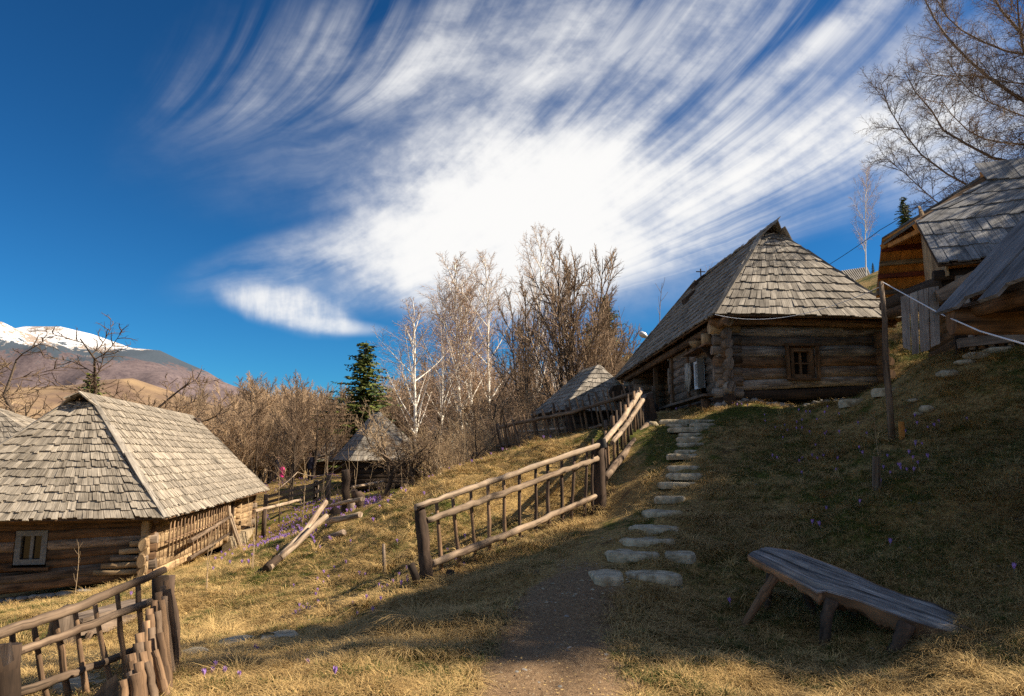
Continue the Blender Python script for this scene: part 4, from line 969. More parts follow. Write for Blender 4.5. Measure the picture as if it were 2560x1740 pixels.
# ------------------------------------------------------------------ trees
class Tree:
    """branches are grown as point chains, then turned into tubes in bulk"""
    def __init__(s, seed): s.rng = np.random.default_rng(seed); s.b = {}
    def add(s, key, pts, rad): s.b.setdefault((key, len(pts)), []).append((pts, rad))
    def grow(s, p, d, L, r, lvl, spec):
        sp = spec[lvl]; n = sp['n']; rng = s.rng; pts = [p]; d = d / np.linalg.norm(d); step = L / (n - 1)
        bend = rng.normal(0, 1, 3) * sp.get('curve', 0)
        for i in range(n - 1):
            d = d + rng.normal(0, sp.get('wob', .1), 3) + bend / n
            d[2] += sp.get('up', 0) * (1 if sp.get('up', 0) >= 0 else (i + 1) / n)
            d /= np.linalg.norm(d); pts.append(pts[-1] + d * step)
        pts = np.array(pts); t = np.linspace(0, 1, n); tip = sp.get('tip', .25)
        rad = r * (1 - t * (1 - tip)); s.add(sp['part'], pts, rad)
        if lvl + 1 >= len(spec): return
        c = spec[lvl + 1]; k = c['count']; k = int(k * L / sp.get('ref', L)) if 'ref' in sp else k
        k = max(1, int(round(k * rng.uniform(.85, 1.15))))
        t0 = c.get('t0', .25); a0 = rng.uniform(0, 6.28)
        for j in range(k):
            tt = t0 + (c.get('t1', 1.0) - t0) * ((j + rng.uniform(.1, .9)) / k); f = tt * (n - 1); i = min(int(f), n - 2); q = pts[i] + (pts[i + 1] - pts[i]) * (f - i)
            dd = pts[i + 1] - pts[i]; dd = dd / np.linalg.norm(dd)
            ang = np.radians(c['angle'] + rng.normal(0, c.get('dang', 10)))
            az_ = a0 + j * 2.399 + rng.normal(0, .3)
            u = np.cross(dd, [0, 0, 1.0]); 
            if np.linalg.norm(u) < .1: u = np.array([1.0, 0, 0])
            u /= np.linalg.norm(u); v = np.cross(dd, u)
            nd = dd * math.cos(ang) + (u * math.cos(az_) + v * math.sin(az_)) * math.sin(ang)
            if 'shape' in c: ll = c['len'] * c['shape'](tt)
            else: ll = L * c['ratio'] * (1 - .45 * tt)
            ll *= rng.uniform(.7, 1.2); rr = min(rad[i] * c.get('rr', .6), c.get('rmax', 9))
            s.grow(q, nd, ll, max(rr, c.get('rmin', .003)), lvl + 1, spec)
    def build(s, sides={'trunk': 8, 'crown': 3}):
        out = {}
        for (key, n), L in s.b.items():
            P_ = np.array([x[0] for x in L]); R_ = np.array([x[1] for x in L]); m = sides.get(key, 5); B = len(L)
            if key == 'trunk': m = 7
            T = np.empty_like(P_); T[:, 1:-1] = P_[:, 2:] - P_[:, :-2]; T[:, 0] = P_[:, 1] - P_[:, 0]; T[:, -1] = P_[:, -1] - P_[:, -2]
            T /= np.linalg.norm(T, axis=2, keepdims=True) + 1e-9
            ref = np.where(np.abs(P_[:, -1, 2:3] - P_[:, 0, 2:3]) > .8 * np.linalg.norm(P_[:, -1] - P_[:, 0], axis=1, keepdims=True), [[1.0, 0, 0]], [[0, 0, 1.0]])[:, None, :]
            U = np.cross(T, np.broadcast_to(ref, T.shape)); U /= np.linalg.norm(U, axis=2, keepdims=True) + 1e-9; V_ = np.cross(U, T)
            a = 2 * np.pi * np.arange(m) / m
            ring = P_[:, :, None, :] + R_[:, :, None, None] * (np.cos(a)[None, None, :, None] * U[:, :, None, :] + np.sin(a)[None, None, :, None] * V_[:, :, None, :])
            idx = np.arange(B * n * m).reshape(B, n, m); nx_ = np.roll(idx, -1, axis=2)
            F = np.stack([idx[:, :-1], nx_[:, :-1], nx_[:, 1:], idx[:, 1:]], -1).reshape(-1, 4)
            Ls = np.concatenate([np.zeros((B, 1)), np.cumsum(np.linalg.norm(np.diff(P_, axis=1), axis=2), axis=1)], 1)
            uu = np.broadcast_to(Ls[:, :, None], (B, n, m)); vv = np.broadcast_to((np.arange(m) * .1)[None, None], (B, n, m))
            uvv = np.stack([uu, vv], -1).reshape(-1, 2); uv = uvv[F.ravel()]
            rnd = np.repeat(s.rng.uniform(0, 1, B), (n - 1) * m)
            o = out.setdefault(key, [[], [], [], [], 0]); o[0].append(ring.reshape(-1, 3)); o[1].append(F + o[4]); o[2].append(uv); o[3].append(rnd); o[4] += B * n * m
        return {k: (np.concatenate(o[0]), np.concatenate(o[1]), np.concatenate(o[2]), np.concatenate(o[3])) for k, o in out.items()}
def tree_proto(name, seed, spec, mats, stems=1, spread=0.0, h=1.0, dirs=None):
    t = Tree(seed)
    for i in range(stems):
        a = t.rng.uniform(0, 6.28); sp = spread * t.rng.uniform(.5, 1.1) if stems > 1 else spread * t.rng.uniform(-.3, .3)
        d = np.array([math.cos(a) * sp, math.sin(a) * sp, 1.0]); base = np.array([math.cos(a) * .02 * stems ** .5, math.sin(a) * .02 * stems ** .5, -.03])
        t.grow(base, d, h * t.rng.uniform(.8, 1.0) if stems > 1 else h, spec[0]['r'], 0, spec)
    g = t.build(); zm = max(v[0][:, 2].max() for v in g.values()); return {k: raw_mesh(k, v[0] / [max(zm, 1e-6) ** .5, max(zm, 1e-6) ** .5, zm], v[1], M[mats[k]], v[2], v[3], True) for k, v in g.items()}
birch_spec = lambda dens=1.0, droop=-.12: [
    dict(part='trunk', n=9, r=.0095, wob=.022, tip=.12),
    dict(part='trunk', n=6, count=int(24 * dens), angle=36, dang=9, t0=.20, t1=.98, len=.30, shape=lambda t: math.sin(math.pi * min(.97, .25 + t * .70)) ** .8, wob=.05, up=.05, rr=.5, tip=.2),
    dict(part='crown', n=5, count=9, angle=40, ratio=.46, t0=.15, wob=.08, up=.03, rr=.5, rmin=.0009, rmax=.0016, tip=.4),
    dict(part='crown', n=4, count=10, angle=38, ratio=.55, t0=.05, wob=.12, up=droop, rr=.7, rmin=.0006, rmax=.0008, tip=.7)]
alder_spec = lambda dens=1.0: [
    dict(part='trunk', n=8, r=.012, wob=.05, tip=.12, up=.02),
    dict(part='trunk', n=6, count=int(13 * dens), angle=34, dang=8, t0=.15, t1=.97, len=.42, shape=lambda t: (1.1 - t * .8), wob=.08, up=.06, rr=.5, tip=.2),
    dict(part='crown', n=5, count=10, angle=34, ratio=.48, t0=.12, wob=.10, up=.05, rr=.5, rmax=.0018, tip=.4),
    dict(part='crown', n=3, count=9, angle=34, ratio=.55, t0=.05, wob=.12, up=.05, rr=.6, rmin=.0007, rmax=.0010, tip=.6)]
apple_spec = lambda dens=1.0: [
    dict(part='trunk', n=5, r=.030, wob=.10, tip=.6),
    dict(part='trunk', n=7, count=6, angle=48, dang=12, t0=.5, t1=1.0, len=.75, shape=lambda t: 1.0, wob=.22, up=.05, rr=.6, tip=.22),
    dict(part='crown', n=5, count=int(11 * dens), angle=48, ratio=.45, t0=.15, wob=.2, up=.05, rr=.45, rmax=.0045, tip=.3),
    dict(part='crown', n=4, count=8, angle=48, ratio=.5, t0=.1, wob=.22, up=.05, rr=.5, rmax=.0020, tip=.4),
    dict(part='crown', n=3, count=5, angle=45, ratio=.5, t0=.1, wob=.2, up=.08, rr=.5, rmin=.0008, rmax=.0010, tip=.6)]
bush_spec = lambda: [
    dict(part='crown', n=6, r=.010, wob=.05, tip=.2),
    dict(part='crown', n=4, count=9, angle=28, ratio=.42, t0=.2, wob=.08, up=.04, rr=.5, rmax=.004, tip=.3),
    dict(part='crown', n=3, count=5, angle=32, ratio=.5, t0=.1, wob=.1, up=.04, rr=.6, rmin=.0014, rmax=.0022, tip=.5)]
M['twig_mid'] = plain('brown_twig_bark', (0.17, 0.115, 0.075), (0.32, 0.225, 0.15), 1.0, bmp=0)
PR = {}
for i in range(3): PR['birch', i] = tree_proto('birch', 100 + i, birch_spec(1.1 - .1 * i), dict(trunk='birch', crown='twig_purple'), h=1.0, stems=1 + (i == 1), spread=.09)
for i in range(3): PR['alder', i] = tree_proto('alder', 200 + i, alder_spec(), dict(trunk='bark', crown='twig_mid'), stems=(5, 3, 2)[i], spread=(.13, .14, .12)[i])
for i in range(3): PR['apple', i] = tree_proto('apple', 300 + i, apple_spec(), dict(trunk='bark', crown='twig_dark' if i < 2 else 'bark_twig'), h=.42)
for i in range(4): PR['thicket', i] = tree_proto('thicket', 400 + i, alder_spec(1.1), dict(trunk=('bark_twig', 'bark', 'bark_twig', 'bark')[i], crown=('twig_thicket', 'bark_twig', 'twig_thicket', 'twig_mid')[i]), stems=(4, 2, 5, 3)[i], spread=(.34, .2, .34, .28)[i])
for i in range(2): PR['bush', i] = tree_proto('bush', 500 + i, bush_spec(), dict(crown='bark_twig'), stems=14, spread=.38)
PR['sapling', 0] = tree_proto('sapling', 600, [dict(part='crown', n=8, r=.0085, wob=.05, tip=.3), dict(part='crown', n=4, count=7, angle=30, ratio=.22, t0=.3, wob=.08, up=.05, rr=.5, rmin=.003, tip=.5)], dict(crown='bark_twig'))
PR['sapling', 1] = tree_proto('sapling', 601, [dict(part='crown', n=8, r=.0085, wob=.06, tip=.3), dict(part='crown', n=4, count=4, angle=25, ratio=.35, t0=.25, wob=.08, up=.05, rr=.5, rmin=.003, tip=.5)], dict(crown='bark_twig'), stems=2, spread=.12)
def spruce_proto(seed, wid=.23):
    rng = np.random.default_rng(seed); t = Tree(seed); t.add('trunk', np.array([[0, 0, -.02], [0, 0, .35], [0, 0, .7], [0, 0, .99]]), np.array([.017, .012, .006, .001]))
    g = t.build()['trunk']; V, F, Rn = [], [], []
    z = .08
    while z < .985:
        L = wid * (1 - z) ** .85 + .012; k = int(rng.integers(6, 9)) if z < .9 else 4; a0 = rng.uniform(0, 6.28)
        for j in range(k):
            a = a0 + j * 6.283 / k + rng.normal(0, .2); l = L * rng.uniform(.45, 1.35); m = max(4, int(l / .010)); dr = rng.uniform(.08, .35)
            if rng.uniform() < .22: continue
            for s_ in range(m):
                f = (s_ + .5) / m; x = l * f; zz = z - dr * l * f * (1.2 - .7 * f) + .0
                wv = .019 * (1 - .55 * f) + .004; br = rng.uniform(.2, .8)
                for side in (-1, 1, 0):
                    c = np.array([math.cos(a) * x, math.sin(a) * x, zz]); dx = np.array([math.cos(a), math.sin(a), -.1]); sd_ = np.array([-math.sin(a), math.cos(a), 0]) * side
                    dv = dx * .5 + sd_ * .85 + np.array([0, 0, rng.uniform(-.7, .15) if side else -1.0]); dv /= np.linalg.norm(dv); ln = wv * rng.uniform(.7, 1.5)
                    pr = np.cross(dv, rng.normal(0, 1, 3)); pr /= np.linalg.norm(pr) + 1e-9; b0 = len(V)
                    V += [c - pr * ln * .20, c + dv * ln * .6 - pr * ln * .28, c + dv * ln, c + dv * ln * .6 + pr * ln * .28]; F.append((b0, b0 + 1, b0 + 2, b0 + 3)); Rn.append(np.clip(br + rng.normal(0, .18), 0, 1))
        z += .018 + .012 * (1 - z)
    return dict(trunk=raw_mesh('trunk', g[0], g[1], M['bark'], g[2], g[3], True), crown=raw_mesh('crown', np.array(V), np.array(F), M['needles'], None, np.array(Rn), False))
for i in range(2): PR['spruce', i] = spruce_proto(700 + i, (.20, .24)[i])
def put(kind, i, base, h, name, label, cat='tree', group=None, rz=None, sx=1.0, lean=0.0):
    base = Vector(base); t = empty(name, base - Vector((0, 0, .03)), label, cat, group)
    t.scale = (h * sx, h * sx, h); t.rotation_euler = (jit(.03), lean + jit(.02), random.uniform(0, 6.28) if rz is None else rz)
    for k, me in PR[kind, i].items():
        o = bpy.data.objects.new(k, me); COL.objects.link(o); o.parent = t
    return t
def stand(kind, i, u, v_top, Y, name, label, vb=None, **k):
    """plant a tree on the ground at pixel column u, distance Y, tall enough to reach pixel row v_top"""
    p = P(u, 1140, Y); b = Vector((p.x, p.y, H(p.x, p.y)))
    if vb is not None: b.z = P(u, vb, Y).z
    return put(kind, i, b, P(u, v_top, Y).z - b.z, name, label, **k)
B_ = 'bare '
stand('birch', 0, 1028, 735, 39, 'birch_tree', 'white stemmed birch right of the tall spruce, behind the shingled cottage', sx=1.25)
stand('birch', 2, 1092, 690, 42, 'birch_tree', 'slender birch with one straight stem, second birch from the spruce', sx=.85)
stand('birch', 1, 1180, 625, 44, 'birch_tree', 'tall twin stemmed birch in the middle of the birch row', sx=1.15)
stand('birch', 0, 1150, 690, 47, 'birch_tree', 'birch just behind and left of the twin stemmed one', sx=1.0)
stand('birch', 2, 1236, 625, 44, 'birch_tree', 'birch to the right of the twin stemmed one, beside a dark leafless tree', sx=.9)
stand('birch', 2, 1352, 560, 38, 'birch_tree', 'birch with a clean white trunk left of the big dark alder', sx=.75)
stand('birch', 1, 1400, 640, 48, 'birch_tree', 'pale birch half hidden behind the big dark alder', sx=.7)
stand('alder', 0, 1430, 590, 31, 'alder_tree', 'big dark many stemmed alder, tallest tree of the grove', sx=.8)
stand('alder', 1, 1310, 700, 33, 'alder_tree', 'dark bare tree left of the clean white birch trunk', sx=.8)
stand('alder', 2, 1500, 700, 35, 'alder_tree', 'brown bare tree in front of the spruce on the hill', sx=.9)
stand('alder', 1, 1560, 800, 40, 'alder_tree', 'low bare tree between the hillside spruce and the hill house', sx=1.1)
stand('apple', 0, 1225, 860, 26, 'apple_tree', 'dark crooked fruit tree above the leaning picket fence', sx=1.1)
stand('apple', 1, 1125, 960, 25, 'apple_tree', 'crooked dark fruit tree leaning left at the slope crest', sx=1.1)
stand('apple', 0, 1046, 985, 23.5, 'apple_tree', 'forked fruit tree in front of the right end of the cottage', sx=1.1)
stand('apple', 2, 965, 1000, 24, 'apple_tree', 'fruit tree with a straight pale trunk in front of the cottage', sx=1.0)
stand('apple', 1, 1180, 1000, 21.5, 'apple_tree', 'small twisted fruit tree left of the picket fence end', sx=1.0)
stand('spruce', 0, 897, 848, 54, 'spruce_tree', 'tall green spruce standing left of the birches', sx=2.1)
stand('spruce', 1, 1522, 735, 58, 'spruce_tree', 'green spruce on the hillside right of the big alder', sx=1.5)
stand('spruce', 0, 1480, 800, 64, 'spruce_tree', 'smaller spruce behind the big alder', sx=1.0)
stand('spruce', 1, 2222, 655, 44, 'spruce_tree', 'dark little spruce left of the shed, beside the thin birch', sx=1.0)
stand('spruce', 0, 2322, 488, 30, 'spruce_tree', 'spruce tip showing behind the upper left of the shed roof', sx=1.3)
stand('birch', 2, 2200, 400, 44, 'birch_tree', 'lone tall thin birch between the hill house and the shed', sx=.62)
stand('sapling', 0, 1667, 700, 52, 'sapling', 'thin bare sapling on the ridge left of the hill house roof', sx=1.0)
stand('sapling', 1, 1632, 820, 44, 'sapling', 'short thin sapling behind the left edge of the hill house roof', sx=1.0)
stand('sapling', 0, 1775, 655, 50, 'sapling', 'twig tips behind the ridge of the hill house', sx=.8)
# fruit trees behind the left house
stand('apple', 1, 135, 815, 34, 'apple_tree', 'gnarled bare fruit tree behind the ridge of the left log house', sx=1.8)
stand('apple', 0, 250, 800, 36, 'apple_tree', 'second gnarled fruit tree with a tall shoot above the left house ridge', sx=1.35)
stand('spruce', 1, 212, 925, 42, 'conifer_bush', 'small green conifer between the two gnarled fruit trees', sx=1.6)
stand('apple', 2, -30, 860, 36, 'apple_tree', 'bare fruit tree at the far left edge of the picture', sx=1.2)
# orchard trees one can tell apart in the middle distance
stand('alder', 2, 640, 935, 42, 'orchard_tree', 'upright bare tree right of the far corner of the left house', sx=.95)
stand('alder', 1, 735, 925, 36, 'orchard_tree', 'bare tree with a clean trunk standing by the rail fence', sx=.85)
stand('apple', 0, 783, 960, 47, 'orchard_tree', 'mossy leaning tree in front of the shaded cottage', sx=.9)
stand('alder', 1, 826, 950, 50, 'orchard_tree', 'bare tree left of the tall spruce', sx=.8)
for (u, vt, Y, k) in ((700, 1160, 30, 0), (815, 1110, 21, 1), (760, 1130, 23, 0), (1090, 1030, 22, 0), (1165, 1010, 20, 1), (990, 1120, 25, 0), (1010, 1150, 22, 1), (925, 1150, 26, 0), (880, 1100, 27, 1)):
    stand('sapling', k, u, vt, Y, 'sapling', 'thin leafless sapling growing among the orchard trees', group='thin saplings in the orchard', sx=1.0)
# thicket of bare trees closing the view
thick = []
for i in range(52):
    u = random.uniform(300, 1330); Y = random.uniform(56, 84)
    vt = np.interp(u, [300, 420, 520, 600, 700, 850, 1000, 1150, 1330], [1000, 985, 950, 935, 950, 985, 930, 900, 900]) + jit(22)
    thick.append((u, vt, Y))
for i in range(15):
    u = random.uniform(1150, 1400); Y = random.uniform(29, 40); thick.append((u, random.uniform(940, 1030), Y))
for i in range(10):
    u = random.uniform(480, 700); thick.append((u, random.uniform(985, 1040), random.uniform(40, 52)))
for j, (u, vt, Y) in enumerate(thick):
    lab, grp = (('brown leafless tree of the dense thicket beyond the left house roof', 'thicket beyond the left house roof') if u < 560 else
                ('brown leafless tree of the dense thicket left of the tall spruce', 'thicket left of the tall spruce') if u < 870 else
                ('brown leafless tree of the thicket behind the shingled cottage', 'thicket behind the shingled cottage') if u < 1110 else
                ('brown leafless tree of the thicket under the birch row', 'thicket under the birch row'))
    stand('thicket', (0, 1, 2, 0, 3)[j % 5], u, vt, Y, 'thicket_tree', lab, group=grp, sx=random.uniform(.9, 1.3))
for j in range(16):
    u, Y = random.uniform(1090, 1380), random.uniform(20.5, 25)
    stand('bush', j % 2, u, random.uniform(1010, 1080), Y, 'bare_bush', 'twiggy bare bush beyond the leaning picket fence', cat='bush', group='bare bushes beyond the picket fence', sx=1.1)
for j in range(5):
    u, Y = random.uniform(840, 1090), random.uniform(24, 30)
    stand('bush', j % 2, u, random.uniform(1185, 1220), Y, 'bare_bush', 'low twiggy bush before the shingled cottage', cat='bush', group='low bushes before the cottage', sx=1.1)
# trees further up the hill on the right, then unseen ones set out of the frame to shade the slope
for j, (u, vt, Y) in enumerate(((1590, 870, 62), (1640, 850, 60), (1440, 880, 56), (1410, 900, 50), (1360, 880, 52))):
    stand('thicket', j % 3, u, vt, Y, 'thicket_tree', 'bare tree on the straw coloured hillside behind the grove', group='bare hillside trees', sx=1.0)
for j, (x, y, zt) in enumerate(((15.5, 6.9, 14.6), (16.2, 7.7, 14.5), (15.3, 8.5, 13.4), (16.0, 9.3, 12.7), (15.4, 10.2, 12.3), (16.2, 11.0, 12.2), (15.5, 11.9, 11.8), (16.6, 12.8, 11.8), (14.6, 9.7, 11.4), (14.4, 11.2, 11.0))):
    g_ = H(x, y); bare = j in (4, 6, 8)
    put('thicket' if bare else 'spruce', j % 2, (x, y, g_), max(zt - g_, 2.2), 'thicket_tree' if bare else 'spruce_tree', 'unseen bare tree dappling the slope with shade from the right' if bare else 'unseen spruce shading the slope from beyond the right edge', group='unseen bare trees shading the slope from the right' if bare else 'unseen spruces shading the slope from the right', sx=1.9)
for j, (x, y, h) in enumerate(((14.2, 6.9, 6.0), (12.6, 7.4, 5.2))):
    put('thicket', j % 3, (x, y, H(x, y)), h, 'thicket_tree', 'unseen bare tree dappling the slope with shade from the right', group='unseen bare trees shading the slope from the right', sx=1.1)
for j, (x, y, z0, z1) in enumerate(((22.0, 5.2, 17.6, 22.5), (23.0, 6.1, 18.2, 23.5), (21.5, 7.0, 17.0, 21.8))):  # unseen pines, crowns raised so their shade falls on the lower left only
    b_ = Vector((x, y, H(x, y))); t = empty('shade_pine', b_, 'unseen tall pine with a raised crown, added to shade the lower left slope', 'tree', 'unseen pines added to shade the lower left slope')
    mk('trunk', MB().tube([b_ - Vector((0, 0, .3)), Vector((x, y, z1 - .3))], [.2, .05], 8, .03), 'bark', t)
    o = bpy.data.objects.new('crown', PR['spruce', j % 2]['crown']); COL.objects.link(o); o.parent = t; o.location = (0, 0, z0 - b_.z - .3); o.scale = (4.6, 3.6, z1 - z0)
# the big birch whose limbs hang in from the right
def big_birch():
    base = Vector((19.5, 19.5, 0)); base.z = H(base.x, base.y)
    t = Tree(77); D = 19.5
    trunk = [base + Vector((0, 0, -.2)), base + Vector((.1, 0, 4)), base + Vector((-.2, .1, 7)), base + Vector((.2, 0, 9.5)), base + Vector((0, 0, 12))]
    t.add('trunk', np.array([tuple(p - base) for p in trunk]), np.array([.3, .26, .2, .13, .04]))
    limbs = [([(2560,262),(2480,205),(2400,140),(2345,75),(2310,0),(2296,-60)], .085, 10), ([(2560,128),(2500,122),(2440,104),(2375,55),(2345,0),(2320,-40)], .06, 10),
             ([(2560,418),(2500,402),(2440,385),(2385,352),(2330,300),(2298,235),(2262,180)], .075, 7), ([(2470,500),(2420,468),(2362,436),(2302,396),(2255,335),(2222,272),(2200,205)], .06, 5),
             ([(2560,358),(2470,357),(2420,330),(2378,290),(2350,245)], .05, 8), ([(2420,560),(2345,522),(2312,490),(2280,440),(2250,404),(2208,390)], .045, 5),
             ([(2570,100),(2520,45),(2485,0),(2455,-60)], .10, 12), ([(2565,170),(2545,80),(2540,0),(2530,-50)], .08, 12), ([(2560,300),(2500,262),(2440,240),(2400,205),(2370,150)], .04, 9),
             ([(2560,205),(2470,200),(2400,180),(2330,190),(2270,170)], .04, 9)]
    spec = [dict(part='trunk', n=6, ref=5.0), dict(part='crown', n=6, count=15, angle=46, ratio=.34, t0=.08, wob=.10, up=.02, rr=.45, rmin=.008, rmax=.014, tip=.35),
            dict(part='crown', n=4, count=11, angle=42, ratio=.50, t0=.05, wob=.12, up=-.02, rr=.5, rmin=.0048, rmax=.007, tip=.5),
            dict(part='crown', n=4, count=7, angle=42, ratio=.60, t0=.05, wob=.14, up=-.05, rr=.6, rmin=.0032, rmax=.0040, tip=.6)]
    rng = t.rng
    for k, (pl, r, tz) in enumerate(limbs):
        dy = rng.uniform(-2.0, 1.5)
        pts = [P(u, v, D + dy * (i + 1) / len(pl)) - base for i, (u, v) in enumerate(pl)]
        pts = [Vector((0, 0, max(pts[0].z - 2.2, 2.0)))] + pts; pa = np.array([tuple(p) for p in pts])
        m = 12; L_ = np.concatenate([[0], np.cumsum(np.linalg.norm(np.diff(pa, axis=0), axis=1))]); q = np.linspace(0, L_[-1], m)
        ps = np.stack([np.interp(q, L_, pa[:, i]) for i in range(3)], 1); ps[1:-1] = (ps[:-2] + ps[1:-1] * 2 + ps[2:]) / 4 + rng.normal(0, .03, (m - 2, 3))
        rad = r * np.linspace(1, .18, m); t.add('trunk', ps, rad)
        c = spec[1]; kk = int(40 * L_[-1] / 8)
        for j in range(kk):
            f = (.22 + .77 * (j + rng.uniform()) / kk) * (m - 1); i = min(int(f), m - 2); p = ps[i] + (ps[i + 1] - ps[i]) * (f - i); dd = ps[i + 1] - ps[i]; dd /= np.linalg.norm(dd)
            u = np.cross(dd, [0, 0, 1.0]); u /= np.linalg.norm(u); v = np.cross(dd, u); a_ = rng.uniform(0, 6.28); an = np.radians(rng.normal(45, 10))
            nd = dd * math.cos(an) + (u * math.cos(a_) * .9 + v * math.sin(a_)) * math.sin(an)
            t.grow(p, nd, rng.uniform(.7, 2.0) * (1.15 - .6 * f / m), .012, 1, spec)
    g = t.build(); o = empty('birch_tree', base, 'large birch whose bare limbs sweep in from the upper right corner', 'tree')
    for k, v in g.items():
        ob = bpy.data.objects.new(k, raw_mesh(k, v[0], v[1], M['birch_limb'] if k == 'trunk' else M['twig_dark'], v[2], v[3], True)); COL.objects.link(ob); ob.parent = o
M['birch_limb'] = wood('birch_limb_bark', (0.34, 0.27, 0.21), (0.09, 0.055, 0.04), 10, 0.3, 0.5)
big_birch()
# ------------------------------------------------------------------ fences
def tubeobj(name, pts, rad, mat, parent, sides=8, rough=.07, wob=0.0, seg=None, **k):
    pts = [Vector(p) for p in pts]
    if seg:
        q = []; rr = rad if hasattr(rad, '__len__') else [rad] * len(pts); r2 = []
        for i in range(len(pts) - 1):
            for j in range(seg): q.append(lerp(pts[i], pts[i + 1], j / seg)); r2.append(lerp(rr[i], rr[i + 1], j / seg) * (1 + jit(rough)))
        q.append(pts[-1]); r2.append(rr[-1])
        for p in q[1:-1]: p += Vector((jit(wob), jit(wob), jit(wob)))
        pts, rad = q, r2
    return mk(name, MB().tube(pts, rad, sides, rough, **k), mat, parent)
def ray_ground(u, v):
    d = P(u, v, 1.0) - EYE; Yt = np.linspace(3.5, 40, 900); z = Hn(d.x * Yt, Yt, False); k = np.nonzero(EYE.z + d.z * Yt < z)[0]
    return None if len(k) == 0 else (d.x * Yt[k[0]], Yt[k[0]])
gp = lambda p, dz=0.0: Vector((p.x, p.y, H(p.x, p.y) + dz))
f1 = empty('rail_fence', G(1060, 1470, 9.2), 'long rail fence with three peeled rails beside the stone steps', 'fence')
b1 = gp(P(1068, 1468, 9.2), -.15); t1 = P(1048, 1265, 9.2)
tubeobj('post', [b1, lerp(b1, t1, .5) + Vector((.01, 0, 0)), t1], [.092, .076, .070], 'post_dark', f1, 12, .08, .006, 6, capr=.95)
b2 = gp(P(1500, 1275, 12), -.15); t2 = P(1497, 1112, 12)
tubeobj('post', [b2, t2], [.105, .09], 'post_dark', f1, 12, .12, .008, 6)
b3 = gp(P(1628, 1062, 17), -.1); t3 = P(1618, 985, 17)
tubeobj('post', [b3, t3], [.14, .12], 'post_dark', f1, 9, .12, .01, 5)
tubeobj('rail', [P(1038, 1268, 9.05), P(1270, 1190, 10.3), P(1510, 1108, 11.85)], [.038, .044, .044], 'rail', f1, 12, .09, .008, 14)
tubeobj('rail', [P(1066, 1302, 9.22), P(1280, 1225, 10.4), P(1494, 1146, 11.9)], [.040, .044, .042], 'rail_bark', f1, 12, .12, .009, 14)
tubeobj('rail', [P(1078, 1410, 9.25), P(1280, 1332, 10.4), P(1490, 1240, 11.95)], [.054, .054, .048], 'rail_bark', f1, 12, .11, .009, 14)
tubeobj('rail', [P(1504, 1112, 11.9), P(1555, 1050, 14), P(1602, 976, 16.6)], [.046, .052, .064], 'rail', f1, 12, .05, .006, 8)
tubeobj('rail', [P(1530, 1108, 12.3), P(1575, 1050, 14.6), P(1612, 990, 16.9)], [.044, .050, .060], 'rail', f1, 12, .05, .006, 8)
tubeobj('rail', [P(1512, 1196, 12.05), P(1565, 1130, 14), P(1622, 1056, 16.8)], [.062, .070, .07], 'rail_dark', f1, 12, .05, .006, 8)
mk('wire_tie', MB().tube([P(1503, 1098, 11.75), P(1508, 1120, 11.75)], .075, 10, 0, False, .6), 'black', f1)
def D1(u): return 1 / lerp(1 / 9.25, 1 / 12.0, (u - 1060) / 440)
S5 = lambda x, y: (900 + .3923 * x, 920 + .3923 * y)
for (x0, y0, x1, y1) in ((485,845,525,1262),(590,815,640,1222),(705,780,740,1210),(815,745,830,1182),(915,700,925,1218),(1015,640,1020,1075),(1120,620,1120,1010),(1195,590,1200,985),(1285,565,1288,960),(1365,545,1345,1000),(1445,520,1430,915),(1482,450,1478,800)):
    ut, vt = S5(x0, y0); ub, vb = S5(x1, y1); Y = D1(ub) + .07; a_ = P(ub, vb, Y); a_ = gp(a_, -.08); t_ = P(ut, vt, Y + jit(.03))
    tubeobj('picket', [a_, t_], [.030, .024], 'stick' if x0 < 950 else 'post_dark', f1, 8, .12, .008, 4)
for i in range(15):
    f = (i + .5) / 15; Y = lerp(12.2, 17.0, f); g0 = lerp(b2, b3, f); g0 = gp(g0 + Vector((-.10, 0, 0)), -.08)
    tubeobj('picket', [g0, g0 + Vector((jit(.06) - .03, jit(.05), random.uniform(.9, 1.12)))], [.034, .028], random.choice(['stick', 'post_dark', 'rail_dark']), f1, 8, .12, .01, 3)
for (u, v, Y, h, lx, lb) in ((1048, 1478, 9.0, .24, -.12, 'charred leaning stump at the foot of the first fence post'), (1122, 1465, 9.3, .13, .02, 'short dark stump stub right of the first fence post')):
    p = G(u, v, Y); tag(mk('stump', MB().tube([p - Vector((0, 0, .06)), p + Vector((lx * .5, 0, h * .5)), p + Vector((lx, 0, h))], [.055, .05, .045], 8, .15), 'wood_dark', loc=p), lb, 'stump')

f2 = empty('picket_fence', G(1430, 1090, 18.4), 'crooked fence of leaning rustic pickets below the right cottage', 'fence')
A2, B2 = G(1250, 1135, 18.8), G(1612, 1052, 18.0); A2b = G(1236, 1125, 21.0)
def railz(a_, b_, h): return [a_ + Vector((0, 0, h)), lerp(a_, b_, .5) + Vector((0, 0, h + .03)), b_ + Vector((0, 0, h))]
T0, T1 = P(1248, 1068, 18.7), P(1602, 978, 17.9); L0, L1 = P(1244, 1116, 18.8), P(1560, 1080, 18.1)
tubeobj('rail', [T0, P(1430, 1030, 18.2), T1], .055, 'rail_dark', f2, 8, .06, .01, 10)
tubeobj('rail', [L0, P(1400, 1104, 18.4), L1], .045, 'rail_dark', f2, 8, .06, .01, 8)
tubeobj('rail', [P(1300, 1080, 20.2), P(1420, 1071, 20.0)], .045, 'rail', f2, 8, .06, .01, 5)
tubeobj('rail', [P(1470, 1072, 20), P(1520, 1060, 19.6)], .045, 'rail_dark', f2, 8, .06, .01, 5)
